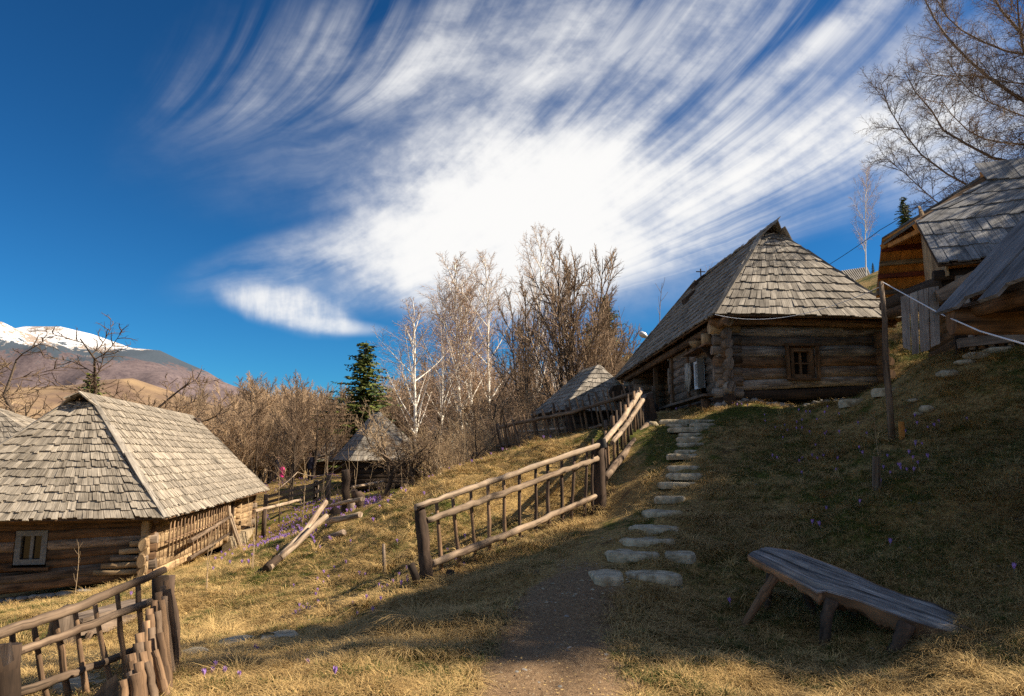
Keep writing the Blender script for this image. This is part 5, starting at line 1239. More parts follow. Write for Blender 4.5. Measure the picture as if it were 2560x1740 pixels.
for i in range(27):
    f = i / 26; u = lerp(1256, 1600, f) + jit(3); top = lerp(lerp(T0, T1, f), lerp(T0, T1, f), 0) ; vb = lerp(1128, 1062, f)
    low = G(u + 6, 1100, lerp(18.75, 18.0, f)); low.z -= .05
    tp = P(u - 14 + jit(8), lerp(1052, 960, f) + jit(8), lerp(18.6, 17.9, f))
    tubeobj('picket', [low, tp], [.030, .024], random.choice(['stick', 'stick', 'rail_dark', 'post_dark']), f2, 6, .15, .015, 3)
for i in range(11):
    u = 1238 + i * 5.2; Y = 21.2 - i * .24; low = G(u + 12, 1120, Y); tp = P(u - 2 + jit(2), 1060 + jit(4), Y); 
    tubeobj('picket', [low, tp], [.030, .022], random.choice(['stick', 'rail_dark']), f2, 6, .15, .015, 3)
p = G(1428, 1090, 18.5); tubeobj('post', [p, P(1420, 1018, 18.5)], .11, 'post_dark', f2, 10, .15, .01, 4)
for (u, v) in ((1530, 1041), (1514, 1053), (1500, 1062), (1486, 1068), (1548, 1040)):
    p = G(u, 1080, 16.9 + jit(.4)); tubeobj('picket', [p, P(u, v, 16.9)], .045, 'rail_dark', f2, 8, .1, .005, 3)

f3 = empty('rail_fence', G(400, 1740, 6.1), 'near fence in the lower left corner with dark rails and stripped sticks', 'fence')
tubeobj('rail', [P(-60, 1604, 4.75), P(190, 1520, 5.5), P(412, 1424, 6.25)], [.035, .036, .030], 'rail_dark', f3, 12, .05, .005, 10)
tubeobj('rail', [P(33, 1634, 5.05), P(200, 1573, 5.6), P(378, 1503, 6.2)], [.030, .031, .030], 'rail_dark', f3, 12, .07, .006, 8)
tubeobj('rail', [P(40, 1733, 5.05), P(190, 1682, 5.6), P(338, 1625, 6.15)], [.030, .030, .028], 'rail_dark', f3, 12, .07, .006, 8)
pb = gp(P(20, 1740, 4.95), -.2); tubeobj('post', [pb, P(14, 1612, 4.95)], [.09, .08], 'wood_dark', f3, 10, .15, .01, 5)
mk('split_plank', MB().hexa([P(-5, 1618, 4.8), P(28, 1604, 4.8), P(36, 1650, 4.8), P(8, 1668, 4.8), P(-5, 1618, 4.85), P(28, 1604, 4.85), P(36, 1650, 4.85), P(8, 1668, 4.85)], (0, 0, 1)), 'log_grey', f3)
pb = gp(P(412, 1740, 6.35), -.2); tubeobj('post', [pb, P(400, 1440, 6.35)], [.075, .065], 'wood_dark', f3, 10, .15, .012, 6)
pb = gp(P(440, 1740, 6.55), -.2); tubeobj('post', [pb, P(421, 1440, 6.5)], [.055, .05], 'post_dark', f3, 10, .15, .012, 6)
S2 = lambda x, y: (.3418 * x, 1200 + .3418 * y)
def D3(u): return 1 / lerp(1 / 4.95, 1 / 6.25, u / 400)
for (x0, y0, x1, y1) in ((90,1130,165,1560),(245,1055,370,1620),(400,995,520,1640),(545,940,660,1500),(690,890,850,1500),(855,825,945,1380),(1010,765,1060,1200)):
    ut, vt = S2(x0, y0); ub, vb = S2(x1, y1); Y = D3(ub) + .07; a_ = gp(P(ub, vb, Y), -.05); t_ = P(ut, vt - 4, Y)
    k = (a_.z - t_.z); tubeobj('picket', [a_, t_], [.024, .020], 'stick', f3, 10, .12, .010, 5)
f4 = empty('stake_fence', G(440, 1740, 5.6), 'row of barky stakes running from the corner post towards the viewer', 'fence')
tops = [(1215,735,6.25),(1192,775,6.1),(1160,820,5.95),(1130,880,5.8),(1092,942,5.62),(1070,1030,5.45),(1020,1120,5.25),(1012,1190,5.05),(958,1272,4.85),(1012,1335,4.72),(908,1460,4.6),(1095,985,5.5),(985,1420,4.62),(1075,1180,5.15),(1110,1080,5.35),(1045,1260,4.95),(1150,960,5.6),(1075,1330,4.8),(1180,880,5.75),(1205,850,5.9),(1225,800,6.05),(1130,1250,5.0),(1165,1120,5.3),(950,1400,4.7)]
for i, (x, y, Y) in enumerate(tops):
    u, v = S2(x, y); t_ = P(u, v, Y); b_ = gp(t_ + Vector((.10 + .02 * i * .3, -.10, 0)), -.25)
    if b_.z > t_.z - .5: b_.z = t_.z - .6
    tubeobj('stake', [b_, lerp(b_, t_, .6) + Vector((jit(.015), jit(.015), 0)), t_], [.036, .033, .026 + .007 * (i > 5 and i < 13)], random.choice(['stick', 'rail_dark', 'stick']), f4, 10, .09, .004, 5, capr=.95)
mk('plank', MB().hexa([P(228, 1745, 4.75), P(300, 1745, 4.75), P(292, 1684, 4.75), P(262, 1706, 4.75), P(228, 1745, 4.8), P(300, 1745, 4.8), P(292, 1684, 4.8), P(262, 1706, 4.8)], (0, 0, 1)), 'log_grey', f4)
# old plank bench with a stump behind the near fence
ob = empty('plank_bench', G(250, 1600, 9.3), 'weathered low plank bench behind the near fence', 'bench')
def mkplank(n_, a_, b_, w, th, mat, par): return mk(n_, MB().bar(a_, b_, w, th), mat, par)
z_ = lambda p, dz: Vector((p.x, p.y, p.z + dz))
p0, p1 = P(172, 1552, 9.0), P(352, 1502, 11.0); mkplank('plank', p0, p1, .34, .05, 'log_grey', ob)
p2, p3 = P(150, 1578, 8.8), P(478, 1531, 11.6); mkplank('plank', z_(p2, 0), z_(p3, 0), .08, .17, 'log_grey', ob)
for (u, v, Y) in ((168, 1562, 8.95), (228, 1580, 9.2), (200, 1570, 9.0)):
    p = P(u, v, Y); tubeobj('leg', [gp(p + Vector((jit(.2), 0, 0)), -.05), p], .035, 'rail_dark', ob, 7)
p = G(142, 1690, 8.6); tag(mk('stump', MB().tube([p - Vector((0, 0, .1)), p + Vector((.01, 0, .4)), P(150, 1528, 8.6)], [.16, .13, .12], 12, .1), 'log_grey', loc=p), 'tall pale stump post standing at the end of the plank bench', 'stump')
# fallen rails halfway to the orchard
fr = empty('fallen_rails', G(760, 1380, 15.0), 'collapsed pale fence rails lying on the slope', 'fallen fence')
def rg_(u, v, dz):
    h_ = ray_ground(u, v + 6); return Vector((h_[0], h_[1], H(*h_) + dz)) if h_ else P(u, v, 15)
for pts, r, mt in (([(672,1428,.08),(760,1352,.25),(812,1309,.5)], .06, 'rail'), ([(700,1408,.1),(740,1378,.2),(815,1330,.35)], .05, 'rail'), ([(805,1303,.5),(905,1291,.4)], .05, 'rail'), ([(818,1325,.2),(900,1312,.2)], .055, 'rail'), ([(812,1352,.08),(860,1340,.08)], .06, 'log_grey'), ([(664,1432,.06),(694,1412,.12)], .07, 'wood_dark')):
    tubeobj('rail', [rg_(*q) for q in pts], r, mt, fr, 10, .08, .01, 3)
p = P(800, 1300, 16.6); tubeobj('post', [gp(p, -.1), p + Vector((0, 0, .05))], .12, 'post_dark', fr, 9, .1, .01, 3)
p = P(812, 1293, 16.7); tubeobj('post', [gp(p, -.1), p + Vector((0, 0, .05))], .09, 'log_grey', fr, 9, .1, .01, 3)
# rotten dark stump of a fence post in mid slope
rs = empty('dead_trunk', G(880, 1290, 19), 'broken dark dead trunk standing at the top of the ditch', 'dead trunk')
tubeobj('stem', [G(868, 1290, 19.2), P(864, 1175, 19.2)], [.13, .09], 'wood_dark', rs, 9, .2, .04, 5)
tubeobj('stem', [G(890, 1290, 19.0), P(892, 1245, 19.0), P(884, 1225, 19.0)], [.18, .15, .08], 'post_dark', rs, 9, .25, .04, 4)
tubeobj('stem', [G(880, 1290, 18.8), P(878, 1248, 18.8)], .10, 'log_grey', rs, 7, .1, .02, 3)
tubeobj('stem', [G(898, 1290, 18.8), P(896, 1274, 18.8)], .09, 'rail', rs, 7, .1, .02, 3)
p = G(850, 1285, 20.5); tag(mk('brush_pile', MB().tube([p - Vector((.45, 0, .1)), p + Vector((-.15, 0, .12)), p + Vector((.25, 0, .05))], [.12, .24, .1], 10, .35), 'wood_dark', loc=p), 'dark rotten heap lying left of the dead trunk', 'heap')
# rail fences of the orchard
def pr_fence(label, posts, Y0, Y1, h, n_r, mat='log_grey'):
    t = empty('rail_fence', G(posts[0], 1200, Y0), label, 'fence'); ps = []
    for i, u in enumerate(posts):
        Y = lerp(Y0, Y1, i / max(1, len(posts) - 1)); g = G(u, 1200, Y); ps.append(g)
        mk('post', MB().bar(g - Vector((0, 0, .2)), g + Vector((0, 0, h)), .2, .14, (0, 1, 0)), 'log_grey', t)
    for a_, b_ in zip(ps[:-1], ps[1:]):
        for k in range(n_r):
            z = h * (k + .6) / n_r * .98; mk('rail', MB().bar(a_ + Vector((0, -.1, z)), b_ + Vector((0, -.1, z + jit(.05))), .06, .13), mat, t)
    return t
pr_fence('grey rail fence crossing the orchard behind the tall tree', [668, 792], 34, 33, 1.15, 4)
pr_fence('short grey rail fence joining the orchard fence from the right', [790, 822], 33, 31, 1.1, 3)
pr_fence('dark picket and rail fence at the right end of the cottage', [1062, 1080], 38, 37, 1.1, 3)
t = empty('handrail', G(900, 1230, 30), 'low pale handrail in front of the cottage', 'railing')
tubeobj('rail', [P(880, 1218, 29), P(958, 1204, 31)], .06, 'rail', t, 8, .05)
for u, v, Y in ((886, 1217, 29.2), (954, 1205, 31)): p = P(u, v, Y); tubeobj('post', [gp(p, -.1), p], .04, 'rail_dark', t, 7)
t = empty('handrail', G(660, 1280, 25), 'long pale pole rail on dark posts beyond the left house corner', 'railing')
tubeobj('rail', [P(636, 1278, 24.5), P(700, 1262, 27), P(752, 1250, 29.5)], .065, 'rail', t, 8, .05, .01, 3)
for u, v, Y in ((662, 1272, 25.2), (700, 1263, 27), (644, 1276, 24.8)): p = P(u, v, Y); tubeobj('post', [gp(p, -.1), p], .085 if u == 662 else .03, 'post_dark', t, 8)
pl = G(1089, 1210, 31); tag(mk('wooden_pole', MB().tube([pl - Vector((0, 0, .2)), lerp(pl, P(1087, 1078, 31), .5), P(1087, 1078, 31)], [.15, .14, .12], 9, .04), 'log_grey', loc=pl), 'grey round utility pole right of the cottage', 'pole')
pl2 = P(1070, 1167, 36); tag(mk('round_sign', MB().tube([pl2, pl2 + Vector((0, .06, 0))], .16, 16, 0, up=(0, 0, 1)), 'yellow', loc=pl2), 'round yellow disc hanging at the fence right of the cottage', 'sign')
# rope strung from cottage to tree to house
def rope(label, pts, r, mat, sag, name='rope', seg=14):
    q = []
    for a_, b_, s_ in zip(pts[:-1], pts[1:], sag):
        for j in range(seg): f = j / seg; q.append(lerp(a_, b_, f) - Vector((0, 0, s_ * 4 * f * (1 - f))))
    q.append(pts[-1]); o = mk(name, MB().tube(q, r, 5, 0, r=.5), mat, loc=pts[0]); return tag(o, label, name)
rope('pale rope sagging from the cottage eave to the orchard tree and left house', [P(868, 1153, 37.6), P(744, 1180, 36), P(688, 1227, 30)], .022, 'rail', [.45, .05])
rope('long dark overhead wire running up to the right behind the shed', [P(1985, 718, 40), P(2062, 668, 38), P(2200, 575, 35), P(2432, 421, 30), P(2600, 300, 27)], .017, 'wire', [0.02, 0.05, .1, .05], 'wire')
ptop = P(2205, 708, 10.5)
rope('white cord looping from the tall pole to the eave of the hill house', [P(1787, 786, 16.05), P(1800, 789, 15.9), P(2207, 714, 10.5)], .006, 'rope', [0, .27], 'cord')
rope('white rope pulled tight from the tall pole towards the right edge', [P(2208, 706, 10.5), P(2350, 784, 7.35), P(2450, 828, 6.3), P(2600, 872, 5.3)], .0075, 'rope', [0.0, .0, .0], 'rope')
pb = G(2228, 1085, 10.5); tag(mk('wooden_pole', MB().tube([pb - Vector((0, 0, .2)), P(2224, 1000, 10.5), P(2214, 900, 10.5), P(2212, 800, 10.5), P(2202, 704, 10.5)], [.050, .046, .042, .038, .034], 10, .08, True), 'rail_dark', loc=pb), 'tall thin wooden pole standing on the slope before the hill house', 'pole')
p = G(2190, 1232, 8.6); tag(mk('wooden_stake', MB().bar(p - Vector((0, 0, .1)), P(2191, 1141, 8.6), .075, .06, (0, 1, 0)), 'log_grey', loc=p), 'short grey square stake on the shaded slope below the tall pole', 'stake')
p = G(2253, 1082, 10.4); tag(mk('wooden_stake', MB().bar(p - Vector((0, 0, .1)), P(2253, 1054, 10.4), .065, .05, (0, 1, 0)), 'orange', loc=p), 'small fresh orange stake beside the tall pole', 'stake')
for (u, vb, Y, h, lb) in ((2205, 1200, 8.9, .95, 'thin bare shoot growing beside the short grey stake'), (966, 1446, 10.6, .5, 'thin reddish shoot next to the stake left of the fence'), (630, 1470, 12.5, 1.35, 'tall thin bare shoot in front of the lit log wall'), (510, 1540, 11.5, 1.15, 'forked bare shoot on the lit slope near the corner fence'), (186, 1470, 14.2, 1.2, 'thin shoot against the end wall of the left house')):
    g = G(u, vb, Y); put('sapling', 1 if u in (510, 630) else 0, g, h, 'shoot', lb, 'sapling', sx=.9)
p = G(961, 1446, 10.6); tag(mk('wooden_stake', MB().tube([p - Vector((0, 0, .1)), P(959, 1360, 10.6)], [.028, .026], 8, .1), 'log_grey', loc=p), 'slim grey stake on the slope left of the fence post', 'stake')
# street lamp behind the roof
lp = P(1655, 905, 34); lb_ = G(1655, 905, 34); st = empty('street_lamp', lb_, 'street lamp with a pale oval head above the hill house roof', 'street lamp')
mk('pole', MB().tube([lb_ - Vector((0, 0, .2)), P(1650, 870, 34), P(1632, 862, 34)], [.09, .06, .05], 8), 'metal', st)
mk('arm', MB().tube([P(1645, 868, 34), P(1622, 850, 34), P(1614, 842, 34)], .03, 6), 'metal', st)
mk('lamp_head', MB().tube([P(1618, 843, 34), P(1610, 838, 34), P(1602, 834, 34), P(1598, 832, 34)], [.07, .15, .14, .05], 12, 0, True, 1.5), 'metal', st)

# ------------------------------------------------------------------ stone steps
steps = empty('stone_steps', G(1560, 1310, 9.4), 'flight of flat pale stones climbing the slope towards the hill house', 'steps')
STEP_XY = []
def flat_stone(name, u0, u1, v, Y, dep, th, parent, mat='stone', lift=.02, poly=None, seed=0, label=None, cat=None):
    h_ = ray_ground((u0 + u1) / 2, v + 4); Y = h_[1] if h_ and abs(h_[1] - Y) < 3 else Y
    a_, b_ = P(u0, v, Y), P(u1, v, Y); c = gp((a_ + b_) / 2); w = (b_ - a_).length / 2; rng = random.Random(seed)
    n = 16; mb = MB(); rr = [1 + rng.uniform(-.16, .10) for _ in range(n)]; sk_ = rng.uniform(-.25, .25); gx0, gx1 = H(c.x - w, c.y), H(c.x + w, c.y)
    gz_s = [H(c.x + dx * w * .9, c.y + dy * dep * .5) for dx in (-1, 0, 1) for dy in (-1, 0, 1)]; zb = sorted(gz_s)[5] + .018
    STEP_XY.append((c.x, c.y, w, dep / 2))
    r = rng.random()
    ringz = ((1.0, -th), (1.03, -th * .35), (.97, -.008), (.86, 0.004))
    for (k, z) in ringz:
        for j in range(n):
            an = 2 * math.pi * j / n; ex = math.copysign(abs(math.cos(an)) ** .9, math.cos(an)); ey = math.copysign(abs(math.sin(an)) ** .85, math.sin(an)) + sk_ * math.cos(an)
            mb.v.append(Vector((c.x + ex * w * rr[j] * k, c.y + ey * dep / 2 * rr[(j * 3 + 2) % n] * k, zb + z + rng.uniform(-.006, .006))))
    for i in range(len(ringz) - 1):
        for j in range(n):
            j2 = (j + 1) % n; mb.quadface((i * n + j, i * n + j2, (i + 1) * n + j2, (i + 1) * n + j), ((0, 0), (.1, 0), (.1, .1), (0, .1)), r, i < 1)
    mb.quadface([3 * n + j for j in range(n)], [(0, 0)] * n, r)
    o = mk(name, mb, mat, parent, None if parent else (c.x, c.y, zb))
    if label: tag(o, label, cat)
    return o
SS = [(1472,1562,1434,7.55,.42),(1563,1598,1433,7.7,.22),(1582,1702,1445,7.5,.30),(1515,1645,1388,8.15,.36),(1655,1742,1393,8.15,.32),(1550,1692,1347,8.75,.30),(1572,1700,1313,9.35,.36),(1604,1706,1279,10.0,.38),
      (1635,1722,1246,10.7,.32),(1648,1738,1212,11.35,.34),(1668,1752,1187,12.0,.42),(1668,1750,1166,12.6,.30),(1668,1756,1141,13.2,.36),(1686,1750,1126,13.8,.30),(1686,1756,1109,14.4,.32),(1690,1756,1097,15.0,.3),(1694,1754,1085,15.5,.32),(1672,1782,1074,15.9,.32),(1662,1720,1064,16.3,.35),(1725,1788,1061,16.4,.3),(1640,1790,1056,16.8,.3)]
for i, (u0, u1, v, Y, dep) in enumerate(SS): flat_stone('stone_step', u0, u1, v, Y, dep * 1.35, .10, steps, seed=i + 3)
for (u0, u1, v, Y, dep, lb) in ((545,648,1606,8.05,.5,'large flat stone half sunk in the shaded lower left slope'), (655,745,1590,8.35,.4,'second flat stone just right of the large one'), (445,520,1636,7.6,.45,'flat stone nearest the stake fence'),
                            (2100,2170,1003,13.6,.4,'pale flat stone in front of the hill house wall'), (2184,2265,972,15.2,.4,'long pale stone at the right corner of the hill house'), (150,270,1715,6.9,.4,'flat stone seen between the sticks of the near fence')):
    o = flat_stone('flat_stone', u0, u1, v, Y, dep, .16, None, seed=int(u0), label=lb, cat='stone'); 
p = G(1632, 1051, 16.5); tag(mk('stone', MB().tube([p + Vector((-.14, 0, .04)), p + Vector((-.05, 0, .08)), p + Vector((.06, 0, .08)), p + Vector((.14, 0, .04))], [.04, .10, .09, .03], 8, .1), 'stone', loc=p), 'round pale stone at the upper end of the rail fence', 'stone')

# ------------------------------------------------------------------ split log bench
def split_bench():
    cu = [(1872,1386,2.0),(1905,1366,0),]
    # outline of the seat: left edge (near side) and right edge (far side), pixel and distance
    near = [(1868,1384,6.95),(1925,1416,6.8),(1975,1440,6.7),(2042,1478,6.48),(2066,1474,6.46),(2150,1499,6.3),(2205,1521,6.17),(2285,1551,6.0),(2335,1567,5.92),(2395,1582,5.86)]
    far = [(1922,1364,7.32),(1985,1373,7.18),(2035,1392,7.04),(2095,1414,6.88),(2150,1436,6.74),(2190,1456,6.61),(2260,1482,6.43),(2334,1503,6.28),(2392,1530,6.12),(2442,1562,5.98)]
    t = empty('log_bench', G(2100, 1600, 6.5), 'split log bench with a charred grey top on splayed stick legs', 'bench')
    Nn = [P(*q) for q in near]; Ff = [P(*q) for q in far]; n = len(Nn); mb = MB(); sb = MB(); K = 22; rb = random.Random(4)
    L = 0; Ls = [0]
    for i in range(1, n): L += ((Nn[i] + Ff[i]) / 2 - (Nn[i - 1] + Ff[i - 1]) / 2).length; Ls.append(L)
    sub = 7; rows = []; lens = []
    for i in range(n - 1):
        for s_ in range(sub):
            f = s_ / sub; rows.append((lerp(Nn[i], Nn[i + 1], f), lerp(Ff[i], Ff[i + 1], f))); lens.append(lerp(Ls[i], Ls[i + 1], f))
    rows.append((Nn[-1], Ff[-1])); lens.append(Ls[-1]); m = len(rows)
    smooth = []
    for i in range(m):
        lo, hi = max(0, i - 8), min(m, i + 9); hw = min(i - lo, hi - 1 - i); lo, hi = i - hw, i + hw + 1
        smooth.append(tuple(sum((rows[j][e] for j in range(lo, hi)), Vector()) / (hi - lo) for e in (0, 1)))
    # splits run with the grain: each has its own lane, start, end and depth
    cracks = [(rb.randint(1, K - 1), rb.uniform(0, .8), rb.uniform(.12, .55), rb.uniform(.006, .018)) for _ in range(26)]
    lane = [rb.uniform(-.004, .004) for _ in range(K + 1)]
    for i, (a_, b_) in enumerate(rows):
        for k in range(K + 1):
            f = k / K; e = min(f, 1 - f); fi = i / m; bl_ = min(1.0, e * K / 5.0)
            p = lerp(lerp(a_, b_, f), lerp(smooth[i][0], smooth[i][1], f), bl_)
            p.z += -.016 * max(0, 1 - e * 7) + lane[k] + rb.uniform(-.0015, .0015)
            for (ck, c0_, cl__, cd) in cracks:
                if ck == k and c0_ < fi < c0_ + cl__: p.z -= cd * math.sin(math.pi * (fi - c0_) / cl__) ** .5
            mb.v.append(p)
    for i in range(m - 1):
        for k in range(K):
            q = (i * (K + 1) + k, (i + 1) * (K + 1) + k, (i + 1) * (K + 1) + k + 1, i * (K + 1) + k + 1)
            w = [(lens[i], k * .017), (lens[i + 1], k * .017), (lens[i + 1], k * .017 + .017), (lens[i], k * .017 + .017)]; mb.quadface(q, w, .5, False)
    mk('seat', mb, 'bench', t)
    S_ = 12
    for i, (a_, b_) in enumerate(rows):
        f_ = i / (m - 1); th = lerp(.10, .22, min(1, f_ * 1.25)) * (1 + .10 * math.sin(i * .7) + rb.uniform(-.10, .10))
        for j in range(S_):
            an = math.pi * j / (S_ - 1); x = .5 - .5 * math.copysign(abs(math.cos(an)) ** .7, math.cos(an)); p = lerp(a_, b_, x * .98 + .01) - Vector((0, 0, .010 + max(math.sin(an), 0) ** .5 * th * (1 + rb.uniform(-.08, .08)))); sb.v.append(p)
    for i in range(m - 1):
        for j in range(S_ - 1):
            sb.quadface((i * S_ + j, i * S_ + j + 1, (i + 1) * S_ + j + 1, (i + 1) * S_ + j), [(lens[i], j * .03), (lens[i], j * .03 + .03), (lens[i + 1], j * .03 + .03), (lens[i + 1], j * .03)], .8 if i < 24 else .1, False)
    for i in (0, m - 1): sb.quadface([i * S_ + j for j in range(S_)][::(1 if i else -1)], [(.01 * j, .03 * (j % 3)) for j in range(S_)], .1)
    mk('split_edge', sb, 'bench_edge', t)
    for pts, r in (([(1938,1440,6.82),(1900,1498,6.85),(1853,1552,6.88)], (.052, .048, .040)), ([(2002,1450,7.0),(2018,1490,7.0),(2035,1524,7.0)], (.045, .038, .032)), ([(1925,1432,7.25),(1920,1500,7.25),(1915,1528,7.25)], (.04, .035, .03)),
                   ([(2080,1500,6.45),(2068,1540,6.45),(2058,1573,6.45)], (.062, .056, .05)), ([(2136,1510,6.7),(2144,1560,6.7),(2148,1580,6.7)], (.045, .042, .038)),
                   ([(2268,1558,6.0),(2250,1600,6.0),(2228,1642,6.0)], (.06, .052, .042)), ([(2300,1570,6.15),(2302,1610,6.15),(2303,1630,6.15)], (.055, .05, .045)), ([(2250,1550,6.3),(2245,1600,6.3)], (.05, .045))):
        q = [P(*x) for x in pts]; g = gp(q[-1]); 
        if q[-1].z > g.z + .0: q[-1] = Vector((q[-1].x, q[-1].y, g.z - .03))
        tubeobj('leg', q, list(r), 'bench_edge' if pts[0][0] == 1938 else 'post_dark', t, 9, .1, .004, 3)
    q = [P(2375,1590,6.05), P(2410,1630,5.9), P(2470,1655,5.75), P(2525,1678,5.6)]; q = [q[0]] + [gp(x, .02) for x in q[1:]]
    tag(mk('fallen_stick', MB().tube(q, [.022, .018, .012, .006], 6, .1), 'stick', loc=q[0]), 'long crooked stick lying under the right end of the bench', 'stick')
split_bench()

# ------------------------------------------------------------------ people far off in the orchard
def person(u, v, Y, h, label, top, legs, face=0.0):
    g = G(u, v, Y); g.z = H(g.x, g.y); t = empty('person', g, label, 'person'); s = h / 1.7; F_ = lambda x, y, z: g + Vector((x * s, y * s, z * s))
    sk = bpy.data.meshes.new('body'); V = [(0,0,.92),(0,0,1.15),(0,0,1.38),(0,0,1.48),(.17,0,1.38),(.22,.03,1.1),(.2,-.05,.88),(-.17,0,1.38),(-.22,-.03,1.1),(-.2,.06,.88),(.09,0,.88),(.11,.06,.48),(.12,.0,.05),(.12,-.1,.03),(-.09,0,.88),(-.1,-.05,.48),(-.11,.06,.05),(-.11,-.04,.03)]
    E = [(0,1),(1,2),(2,3),(2,4),(4,5),(5,6),(2,7),(7,8),(8,9),(0,10),(10,11),(11,12),(12,13),(0,14),(14,15),(15,16),(16,17)]
    sk.from_pydata([tuple(Vector(p) * s) for p in V], E, []); o = bpy.data.objects.new('body', sk); COL.objects.link(o); o.parent = t; sk.materials.append(M[legs])
    m_ = o.modifiers.new('skin', 'SKIN'); sv = sk.skin_vertices[0].data; rad = [.14,.13,.13,.06,.06,.045,.035,.06,.045,.035,.085,.06,.045,.04,.085,.06,.045,.04]
    for i, r_ in enumerate(rad): sv[i].radius = (r_ * s, r_ * s)
    sv[0].use_root = True; sb = o.modifiers.new('sub', 'SUBSURF'); sb.levels = sb.render_levels = 1
    prof = [(0, 1.46), (.055, 1.48), (.08, 1.56), (.085, 1.62), (.06, 1.70), (0, 1.72)]; mb = lathe([(r_ * s, z * s) for r_, z in prof], g, 10); mk('head', mb, 'skin', t)
    mb = lathe([(r_ * s, z * s) for r_, z in ((.088, 1.58), (.094, 1.64), (.07, 1.72), (0, 1.745))], g + Vector((0, .015, 0)), 10); mk('hair', mb, 'wood_dark', t)
    mb = lathe([(r_ * s, z * s) for r_, z in ((.20, .72), (.17, .95), (.165, 1.15), (.2, 1.36), (.08, 1.46))], g, 12); mk('coat', mb, top, t)
    return t
person(703, 1225, 40, 1.35, 'child in a bright pink coat standing behind the orchard rail fence', 'pink', 'skin')
person(774, 1200, 43, 1.65, 'person in dark clothing walking in front of the shaded cottage', 'navy', 'navy')
person(692, 1215, 42, 1.6, 'person in dark clothing just left of the child in pink', 'navy', 'navy')
# ------------------------------------------------------------------ grass, flowers, gravel
def sample_ground(n, y0, y1, power, xlim=.86, seed=1, extra=0.4):
    r = np.random.default_rng(seed); u = r.uniform(0, 1, n)
    y = (y0 ** (1 - power) + u * (y1 ** (1 - power) - y0 ** (1 - power))) ** (1 / (1 - power))
    x = r.uniform(-1, 1, n) * (y * xlim + extra); return x, y
def boxes_mask(x, y):
    m = np.ones(len(x), bool)
    for O, a, b, s0, s1, q0, q1 in ((ENA, aA, bA, .5, LA, -1, wA - .6), (ENB, aB, bB, .62, 10.5, .35, 4.6)):
        s = (x - O.x) * a.x + (y - O.y) * a.y; q = (x - O.x) * b.x + (y - O.y) * b.y; m &= ~((s > s0) & (s < s1) & (q > q0) & (q < q1))
    s = (x - C0.x) * cC.x + (y - C0.y) * cC.y; q = (x - C0.x) * eC.x + (y - C0.y) * eC.y; m &= ~((s > .5) & (s < 9) & (q > .4) & (q < 5))
    return m
step_xy = np.array(STEP_XY)
def off_steps(x, y, g=1.0):
    m = np.ones(len(x), bool)
    for cx, cy, w, d in step_xy: m &= ~((np.abs(x - cx) < w * g) & (np.abs(y - cy) < d * g))
    return m
def tuft(seed, n, h, w, flat, spread, zf=1.0):
    r = np.random.default_rng(seed); V, F = [], []
    for i in range(n):
        a = r.uniform(0, 6.28); b = a + r.normal(0, .5); p = np.array([math.cos(a), math.sin(a), 0]) * r.uniform(0, spread); d = np.array([math.cos(b), math.sin(b), 0]); l = h * r.uniform(.5, 1.25); fl = flat * r.uniform(.6, 1.3)
        sd_ = np.array([-math.sin(b), math.cos(b), 0]); ww = w * r.uniform(.6, 1.3); b0 = len(V)
        q = [p, p + d * l * .35 * fl + np.array([0, 0, l * .45]), p + d * l * .8 * fl + np.array([0, 0, l * (.75 - .25 * fl)]), p + d * l * (1.25 * fl) + np.array([0, 0, l * max(.9 - .75 * fl, .02)])]
        q = [c * np.array([1, 1, zf]) for c in q]
        for k, (c, f) in enumerate(zip(q, (1, .85, .6, .08))): V += [c - sd_ * ww * f, c + sd_ * ww * f]
        for k in range(3): F.append((b0 + 2 * k, b0 + 2 * k + 1, b0 + 2 * k + 3, b0 + 2 * k + 2))
    return np.array(V), np.array(F)
def grass_mat(name, c1, c2, c3):
    m, nt, b = newmat(name); oi = nt.nodes.new('ShaderNodeObjectInfo'); r = N(nt, oi.outputs['Random'])
    gm = nt.nodes.new('ShaderNodeNewGeometry'); pn = noise(nt, gm.outputs['Position'], .9, 4, .6); fn = noise(nt, gm.outputs['Position'], 40, 2, .5)
    c = mixc(nt, (r * .6 + pn * .9 - .3).clamp(), c1, c2); c = mixc(nt, (fn - .5).sm(.02, .2) * .6, c, c3)
    nt.links.new(c, b.inputs['Base Color']); b.inputs['Roughness'].default_value = .7; b.inputs['Specular IOR Level'].default_value = .2
    return m
M['dry'] = grass_mat('dry_straw_grass', (0.26, 0.16, 0.06), (0.66, 0.47, 0.20), (0.13, 0.075, 0.03))
M['greeng'] = grass_mat('fresh_green_grass', (0.030, 0.048, 0.010), (0.11, 0.13, 0.026), (0.19, 0.17, 0.05))
